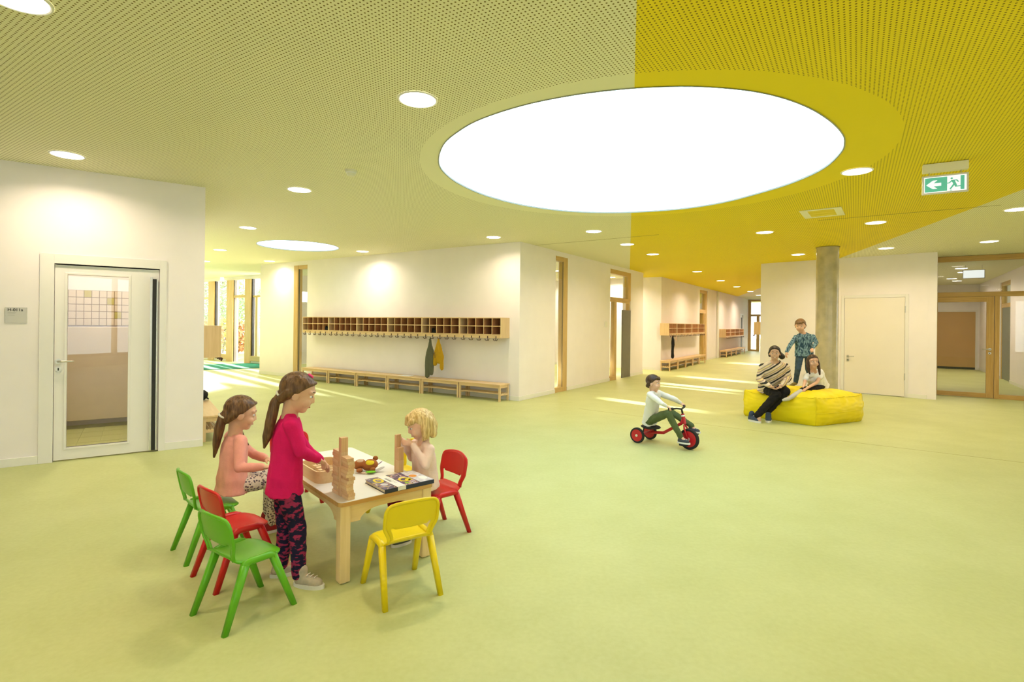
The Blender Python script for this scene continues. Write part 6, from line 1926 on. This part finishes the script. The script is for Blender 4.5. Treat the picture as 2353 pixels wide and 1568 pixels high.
# ---------------- boy standing on the beanbag
J = dict(HM=P(1848, 817, 9.05), SM=P(1846, 772, 9.05), HC=P(1839, 750, 9.0), shR=P(1829, 776, 9.03), shL=P(1868, 775, 9.05), elR=P(1817, 793, 8.98), elL=P(1876, 789, 9.0), wrR=P(1807, 811, 8.93), wrL=P(1867, 803, 8.86),
         knR=P(1833, 850, 9.0), knL=P(1857, 849, 9.1), anR=P(1828, 882, 9.03), anL=P(1866, 880, 9.15), toR=P(1814, 889.5, 8.96), toL=P(1858, 887, 9.05))
person('boy in blue patterned shirt and jeans standing on the beanbag', J, 0.222, (-0.55, -0.82, -0.18), dict(skin=M['skinL'], hair=M['hairL'], shirt=M['bluetee'], trousers=M['denim']),
       dict(locks=[([(-0.04, 0.06, 0.07), (0.0, 0.078, 0.058), (0.045, 0.06, 0.062)], [0.022, 0.022, 0.022])]),
       hands={'R': dict(d=(-0.25, -0.3, -0.9), pn=(0.8, 0.2, -0.2), curl=0.35), 'L': dict(d=(-0.5, -0.6, -0.3), pn=(0, 0, -1), curl=0.8)}, S_=0.98, shirt_flare=1.04, hem=0.015, sock={'R': M['olivesock'], 'L': M['olivesock']}, sockl=0.10, voxel=0.006, trouser_r=0.98)

# ---------------- girl in white t-shirt on the beanbag
J = dict(HM=P(1884, 894, 8.62), SM=P(1871, 860, 8.50), HC=P(1868, 833, 8.42), shR=P(1853, 866, 8.44), shL=P(1888, 860, 8.53), elR=P(1849, 881, 8.38), elL=P(1876, 881, 8.38), wrR=P(1845, 894, 8.28), wrL=P(1853, 894.5, 8.24),
         knR=P(1848, 896, 8.30), knL=P(1860, 903, 8.28), anR=P(1812, 918, 8.10), anL=P(1888, 905, 8.42), toR=P(1800, 921, 8.0), toL=P(1896, 908, 8.34))
person('girl with long brown hair in white t-shirt sitting on the beanbag', J, 0.215, (-0.12, -0.98, 0.02), dict(skin=M['skinL'], hair=M['hairD'], shirt=M['whitetee'], trousers=M['blackcloth']),
       dict(locks=[([(-0.05, -0.01, 0.04), (-0.078, 0.0, -0.03), (-0.080, 0.025, -0.11), (-0.085, 0.04, -0.20)], [0.036, 0.026, 0.024, 0.012]), ([(0.05, -0.01, 0.04), (0.078, 0.0, -0.03), (0.080, 0.02, -0.11), (0.065, 0.04, -0.19)], [0.036, 0.026, 0.024, 0.012])]),
       sleeve='short', hands={'R': dict(pn=(0, 0.2, -1), curl=0.6), 'L': dict(pn=(0, 0.2, -1), curl=0.6)}, S_=0.98, shirt_flare=1.05, hem=0.02, sock={'R': M['greysock']}, voxel=0.006, trouser_r=0.92)

# ================================================================ tricycle and rider
tF = G(1583, 1034); tRn = G(1471, 1020)
tdir0 = (tF - tRn).normalized(); tleft0 = Vector((-tdir0.y, tdir0.x, 0))
RT = 0.155
rc_ = tRn + tleft0 * RT
TD = (tF - rc_); WB_ = TD.length; TD.normalize(); TL = Vector((-TD.y, TD.x, 0))
tri = thing('tricycle', 'red child tricycle with black handlebar ridden by the boy', 'tricycle', (rc_.x, rc_.y, 0), math.atan2(TD.y, TD.x))
M['trired'] = plain('red_tricycle_paint', (0.50, 0.012, 0.02), 0.3, 0.5); M['tyre'] = plain('black_rubber', (0.02, 0.02, 0.02), 0.7, 0.3)
def wheel(parent, c, r, wdt):
    n = 32
    bm = bmesh.new()
    prof = [(r * 0.72, -wdt / 2 * 0.8), (r * 0.94, -wdt / 2), (r, -wdt / 4), (r, wdt / 4), (r * 0.94, wdt / 2), (r * 0.72, wdt / 2 * 0.8)]
    R = [[bm.verts.new((c[0] + a * math.cos(2 * math.pi * k / n), c[1] + y, c[2] + a * math.sin(2 * math.pi * k / n))) for k in range(n)] for a, y in prof]
    for i in range(len(prof)):
        j = (i + 1) % len(prof)
        for k in range(n): bm.faces.new((R[i][k], R[i][(k + 1) % n], R[j][(k + 1) % n], R[j][k]))
    ty = smooth_by_angle(bm_obj('tyre', bm, M['tyre'], parent), 35)
    bm = bmesh.new(); add_cyl(bm, (c[0], c[1] - wdt * 0.42, c[2]), (c[0], c[1] + wdt * 0.42, c[2]), r * 0.80, None, 32)
    hb = smooth_by_angle(bm_obj('wheel_disc', bm, M['trired'], parent), 35)
    bm = bmesh.new(); add_cyl(bm, (c[0], c[1] - wdt * 0.62, c[2]), (c[0], c[1] + wdt * 0.62, c[2]), r * 0.16, None, 16)
    smooth_by_angle(bm_obj('wheel_hub', bm, M['alu'], hb), 35)
FRW, RRW = 0.125, 0.098
wheel(tri, (WB_, 0, FRW), FRW, 0.045); wheel(tri, (0, -RT, RRW), RRW, 0.04); wheel(tri, (0, RT, RRW), RRW, 0.04)
cyl('rear_axle', (0, -RT, RRW), (0, RT, RRW), 0.012, M['trired'], tri)
HT = Vector((WB_ - 0.075, 0, 0.40))
tube('frame_tube', [(0, 0, RRW), (0.10, 0, 0.13), (0.28, 0, 0.15), (WB_ - 0.10, 0, 0.30), (WB_ - 0.075, 0, 0.36)], 0.019, M['trired'], tri, 10)
tube('frame_tube', [(0.0, -RT + 0.03, RRW), (0.12, -0.03, 0.135)], 0.010, M['trired'], tri); tube('frame_tube', [(0.0, RT - 0.03, RRW), (0.12, 0.03, 0.135)], 0.010, M['trired'], tri)
cyl('head_tube', (WB_ - 0.060, 0, 0.30), (WB_ - 0.085, 0, 0.42), 0.022, M['trired'], tri)
for sg in (-1, 1):
    tube('fork_blade', [(WB_ - 0.058, sg * 0.012, 0.29), (WB_ - 0.045, sg * 0.036, 0.25), (WB_, sg * 0.036, FRW)], 0.011, M['trired'], tri)
tube('handlebar_stem', [(WB_ - 0.085, 0, 0.42), (WB_ - 0.10, 0, 0.475)], 0.012, M['tyre'], tri)
tube('handlebar', [(WB_ - 0.15, -0.17, 0.49), (WB_ - 0.11, -0.10, 0.49), (WB_ - 0.10, 0, 0.475), (WB_ - 0.11, 0.10, 0.49), (WB_ - 0.15, 0.17, 0.49)], 0.011, M['tyre'], tri)
for sg in (-1, 1): tube('grip', [(WB_ - 0.168, sg * 0.20, 0.49), (WB_ - 0.135, sg * 0.145, 0.49)], 0.015, M['tyre'], tri)
bm = bmesh.new(); add_cyl(bm, (WB_ - 0.078, 0, 0.385), (WB_ - 0.082, 0, 0.405), 0.0235, None, 20); bm_obj('head_band', bm, M['white'], tri, smooth=True)
def seat_bm():
    bm = bmesh.new()
    p_ell(bm, Vector((0.10, 0, 0.20)), Vector((0.13, 0, 0)), Vector((0, 0.11, 0)), Vector((0, 0, 0.028)))
    return bm
bm_obj('saddle', seat_bm(), M['tyre'], tri, smooth=True)
cyl('saddle_post', (0.10, 0, 0.13), (0.10, 0, 0.19), 0.016, M['trired'], tri)
tube('crank', [(WB_, -0.05, FRW), (WB_ - 0.02, -0.055, FRW - 0.055), (WB_ - 0.02, -0.10, FRW - 0.055)], 0.007, M['steel'], tri)
tube('crank', [(WB_, 0.05, FRW), (WB_ + 0.02, 0.055, FRW + 0.055), (WB_ + 0.02, 0.10, FRW + 0.055)], 0.007, M['steel'], tri)
box('pedal', (WB_ - 0.065, -0.13, FRW - 0.068), (WB_ + 0.025, -0.065, FRW - 0.045), M['tyre'], tri, 0.004)
box('pedal', (WB_ - 0.025, 0.065, FRW + 0.045), (WB_ + 0.065, 0.13, FRW + 0.068), M['tyre'], tri, 0.004)
def tw_(x, y, z): return rc_ + TD * x + TL * y + Vector((0, 0, z))
pr = tw_(WB_ - 0.02, -0.095, FRW - 0.045); plf = tw_(WB_ + 0.02, 0.095, FRW + 0.068)
HMt = tw_(0.09, 0, 0.285)
SMt = P(1503, 905, 6.55)
J = dict(HM=HMt, SM=SMt, HC=P(1502, 881, 6.52), shR=SMt - TL * 0.105, shL=SMt + TL * 0.105, elR=P(1521, 928, 6.36), elL=P(1551, 919, 6.60), wrR=tw_(WB_ - 0.20, -0.185, 0.515), wrL=tw_(WB_ - 0.20, 0.185, 0.515),
         knR=P(1535, 951, 6.36), knL=tw_(0.33, 0.10, 0.40), anR=pr + TD * -0.045 + Vector((0, 0, 0.085)), anL=plf - TD * 0.045 + Vector((0, 0, 0.085)), toR=pr + TD * 0.075, toL=plf + TD * 0.075)
person('boy in white long-sleeved shirt and green trousers riding the red tricycle', J, 0.195, (0.80, -0.58, -0.05), dict(skin=M['skinL'], hair=M['hairD'], shirt=M['whitetee'], trousers=M['olive']),
       dict(locks=[([(-0.04, 0.055, 0.07), (0.0, 0.072, 0.062), (0.04, 0.055, 0.07)], [0.020, 0.020, 0.020])]),
       hands={'R': dict(d=(TD.x, TD.y, -0.25), pn=(0, 0, -1), curl=0.9, size=0.55), 'L': dict(d=(TD.x, TD.y, -0.25), pn=(0, 0, -1), curl=0.9, size=0.55)}, S_=0.88, shirt_flare=1.06, hem=0.03, voxel=0.006,
       shoes={'R': (M['shoedark'], M['shoewhite'], 0.165), 'L': (M['shoedark'], M['shoewhite'], 0.165)})

# ================================================================ plush toy
pt = G(843, 1083, TZ)
pz = thing('plush_toy', 'brown plush toy with yellow belly and leaf-shaped tags on the table', 'plush toy', (pt.x, pt.y, TZ), 0.2)
M['plush'] = cloth('brown_plush', (0.36, 0.13, 0.045)); M['plushl'] = cloth('pale_plush', (0.66, 0.48, 0.36)); M['felty'] = cloth('yellow_felt', (0.72, 0.58, 0.03)); M['feltg'] = cloth('green_felt', (0.18, 0.52, 0.03)); M['felts'] = cloth('grey_felt', (0.50, 0.50, 0.50)); M['feltv'] = cloth('lilac_felt', (0.36, 0.26, 0.42))
X_, Y_, Z_ = Vector((1, 0, 0)), Vector((0, 1, 0)), Vector((0, 0, 1))
def soft(name, prims, mat):
    bm = bmesh.new()
    for c, a, b, d in prims: p_ell(bm, Vector(c) + pz.location, Vector(a), Vector(b), Vector(d))
    return remesh(name, bm, mat, pz, 0.003, 4)
soft('body', [((0.015, 0, 0.040), (0.052, 0, 0.0), (0, 0.040, 0), (0, 0, 0.036)), ((0.03, 0.0, 0.05), (0.045, 0, -0.01), (0, 0.036, 0), (0.006, 0, 0.032))], M['plush'])
soft('head', [((-0.050, 0.02, 0.045), (0.042, 0, 0.006), (0, 0.040, 0), (0, 0, 0.036))], M['plush'])
soft('muzzle', [((-0.046, 0.012, 0.066), (0.026, 0, 0), (0, 0.024, 0), (0, 0, 0.018))], M['plushl'])
soft('ear', [((0.055, 0.03, 0.080), (0.019, 0, 0), (0, 0.012, 0), (0, 0, 0.017))], M['plush'])
soft('paw', [((-0.045, -0.042, 0.020), (0.022, 0, 0), (0, 0.018, 0), (0, 0, 0.016))], M['plush'])
soft('paw', [((0.040, -0.035, 0.022), (0.020, 0, 0), (0, 0.018, 0), (0, 0, 0.016))], M['plush'])
soft('belly_patch', [((0.022, -0.022, 0.066), (0.030, 0, 0), (0, 0.022, 0.012), (0, -0.004, 0.009))], M['felty'])
soft('green_tag', [((0.030, -0.068, 0.014), (0.036, 0, 0), (0, 0.022, 0.0), (0, 0, 0.006))], M['feltg'])
soft('grey_tag', [((0.085, -0.030, 0.020), (0.036, 0.016, 0.012), (-0.008, 0.020, 0.0), (0, 0, 0.005))], M['felts'])
soft('lilac_tail', [((0.085, 0.012, 0.050), (0.022, 0.006, 0.014), (0, 0.006, 0), (0, 0, 0.005))], M['feltv'])
soft('white_tag', [((-0.018, -0.070, 0.010), (0.018, -0.004, 0), (0.003, 0.010, 0), (0, 0, 0.005))], M['plushl'])

# ================================================================ clothes and shoes in the cloakroom
def garment(name, label, cat, wall, t, off, ztop, prims, mat, extra=()):
    "prims: capsules (x, y, z) relative to the hook"
    base = wall.at(t, off, ztop)
    r = thing(name, label, cat, base, wall.rz)
    bm = bmesh.new()
    for pts, rads in prims: chain(bm, [Vector(p) for p in pts], rads)
    for v in bm.verts: v.co.y = v.co.y * 0.55
    r2 = Fig(); r2.location = Vector((0, 0, 0))
    me_root = r
    loc = r.location.copy(); r.location = (0, 0, 0)
    o = remesh('fabric', bm, mat, r, 0.008, 5, folds(0.010, 20, 5, t))
    r.location = loc
    tube('hanging_loop', [(0, 0, -0.01), (0.008, -0.004, 0.012), (0, -0.006, 0.022), (-0.008, -0.004, 0.012), (0, 0, -0.01)], 0.0025, mat, r)
    for nm, pts, rad, mt in extra: tube(nm, pts, rad, mt, r)
    return r
M['greyolive'] = cloth('grey_olive_cotton', (0.13, 0.13, 0.085)); M['mustard'] = cloth('mustard_fleece', (0.50, 0.29, 0.015)); M['jetcloth'] = cloth('black_jacket', (0.02, 0.02, 0.02))
zh = zsh - 0.05
th1 = WC.T(987, 773, 0.32)[0]; th2 = WC.T(1006, 773, 0.32)[0]
hz_ = P(987, 773, 10.6).z
garment('hanging_trousers', 'grey-olive trousers hanging from a hook under the long coat shelf', 'trousers', WC, th1, 0.30, zsh - 0.04,
        [([(0, 0, -0.01), (0.0, 0, -0.12), (-0.02, 0, -0.30), (-0.06, 0, -0.50), (-0.07, 0, -0.78)], [0.02, 0.045, 0.075, 0.075, 0.06]), ([(0.0, 0, -0.12), (0.04, 0, -0.28), (0.05, 0, -0.50), (0.04, 0, -0.72)], [0.04, 0.06, 0.065, 0.055])], M['greyolive'],
        [('strap', [(0.0, -0.03, -0.02), (0.04, -0.045, -0.12), (0.075, -0.045, -0.24)], 0.008, M['greyolive'])])
garment('hanging_jacket', 'mustard yellow fleece jacket hanging from a hook under the long coat shelf', 'jacket', WC, th2, 0.30, zsh - 0.04,
        [([(0, 0, -0.01), (0.0, 0, -0.10), (0.01, 0, -0.28), (0.02, 0, -0.46)], [0.02, 0.05, 0.09, 0.07]), ([(0.02, 0, -0.14), (0.09, 0, -0.36), (0.10, 0, -0.60)], [0.05, 0.055, 0.05]), ([(-0.02, 0, -0.14), (-0.075, 0, -0.36), (-0.085, 0, -0.52)], [0.045, 0.05, 0.05])], M['mustard'],
        [('pocket_zip', [(-0.045, -0.062, -0.28), (-0.035, -0.062, -0.40)], 0.006, M['hook'])])
tj = WB.T(1531, 771, 0.32)[0]
zsb = WB.T(1537.5, 744, 0.30)[1] - 0.398
garment('hanging_jacket', 'black jacket hanging from the nearest hook on the corridor wall', 'jacket', WB, max(tj, 0.25), 0.31, zsb - 0.03,
        [([(0, 0, -0.01), (0.04, 0, -0.14), (0.05, 0, -0.28), (0.0, 0, -0.45), (0.03, 0, -0.66)], [0.04, 0.08, 0.085, 0.07, 0.08]), ([(0.0, 0, -0.3), (-0.03, 0, -0.66)], [0.06, 0.06])], M['jetcloth'])
tk = garment('hanging_scarf', 'thin cream scarf hanging from a corridor hook beside the black jacket', 'scarf', WB, max(tj, 0.25) + 0.42, 0.31, zsb - 0.03,
        [([(0, 0, -0.01), (0.0, 0, -0.08), (0.02, 0, -0.16)], [0.016, 0.018, 0.014]), ([(0, 0, -0.01), (-0.04, 0, -0.05), (-0.05, 0, -0.12)], [0.016, 0.016, 0.012])], M['blush'])
# shoes and cap in the compartments
def small_shoe(label, wall, t, off, z, tilt=0.0):
    p = wall.at(t, off, z)
    r = thing('dark_shoe', label, 'shoe', p, wall.rz)
    loc = r.location.copy(); r.location = (0, 0, 0)
    bm = bmesh.new()
    chain(bm, [Vector((-0.06, 0, 0.030)), Vector((0.0, 0, 0.034)), Vector((0.07, -0.01, 0.026))], [0.028, 0.032, 0.024]); chain(bm, [Vector((-0.05, 0, 0.03)), Vector((-0.05, 0.0, 0.075))], [0.030, 0.030])
    for v in bm.verts: v.co.z = max(v.co.z, 0.008)
    remesh('upper', bm, M['jetcloth'], r, 0.005, 3)
    r.location = loc
    bm = bmesh.new(); add_box(bm, (-0.088, -0.03, 0), (0.09, 0.03, 0.010), 0.004); bm_obj('sole', bm, M['tyre'], r)
    return r
zcomp = zsh + 0.058 + 0.016
Lu = (WC.T(1151, 770, 0.30)[0] - WC.T(695, 770, 0.30)[0]) / 6
t00 = WC.T(695, 770, 0.30)[0]
cwid = (Lu - 0.032) / 5
small_shoe('black shoe in the lower row of the leftmost coat shelf', WC, t00 + 0.016 + 4.5 * cwid, 0.23, zcomp)
small_shoe('black shoe in the lower row of the shelf above the hanging clothes', WC, t00 + 4 * Lu + 0.016 + 1.5 * cwid, 0.23, zcomp)
# booklet on the fourth bench
tbk = WC.T(935, 862, 0.2)[0]
mg = thing('booklet', 'thin pale booklet lying on the fourth cloakroom bench', 'booklet', WC.at(tbk, 0.22, bz), WC.rz + 0.1)
box('pages', (-0.14, -0.10, 0.0), (0.14, 0.10, 0.005), M['paper'], mg); box('cover', (-0.142, -0.102, 0.005), (0.142, 0.102, 0.0065), M['white'], mg)
# black bag on the bench behind the left wall
bp_ = WLR.at(1.72, 0.11, 0.3205)
bgk = thing('black_bag', 'small black bag lying on the bench behind the left wall', 'bag', bp_, WLR.rz)
loc = bgk.location.copy(); bgk.location = (0, 0, 0)
bm = bmesh.new()
p_ell(bm, Vector((0.0, 0, 0.075)), Vector((0.17, 0, 0.02)), Vector((0, 0.10, 0)), Vector((-0.01, 0, 0.075))); p_ell(bm, Vector((0.05, 0.03, 0.13)), Vector((0.09, 0, 0)), Vector((0, 0.06, 0)), Vector((0, 0, 0.05)))
for v in bm.verts: v.co.z = max(v.co.z, 0.002)
remesh('bag_body', bm, M['jetcloth'], bgk, 0.008, 4, folds(0.012, 14, 14, 2.0))
bgk.location = loc
tube('strap', [(-0.14, -0.04, 0.06), (-0.10, -0.09, 0.03), (0.0, -0.105, 0.012), (0.10, -0.09, 0.03), (0.13, -0.05, 0.08)], 0.008, M['jetcloth'], bgk)
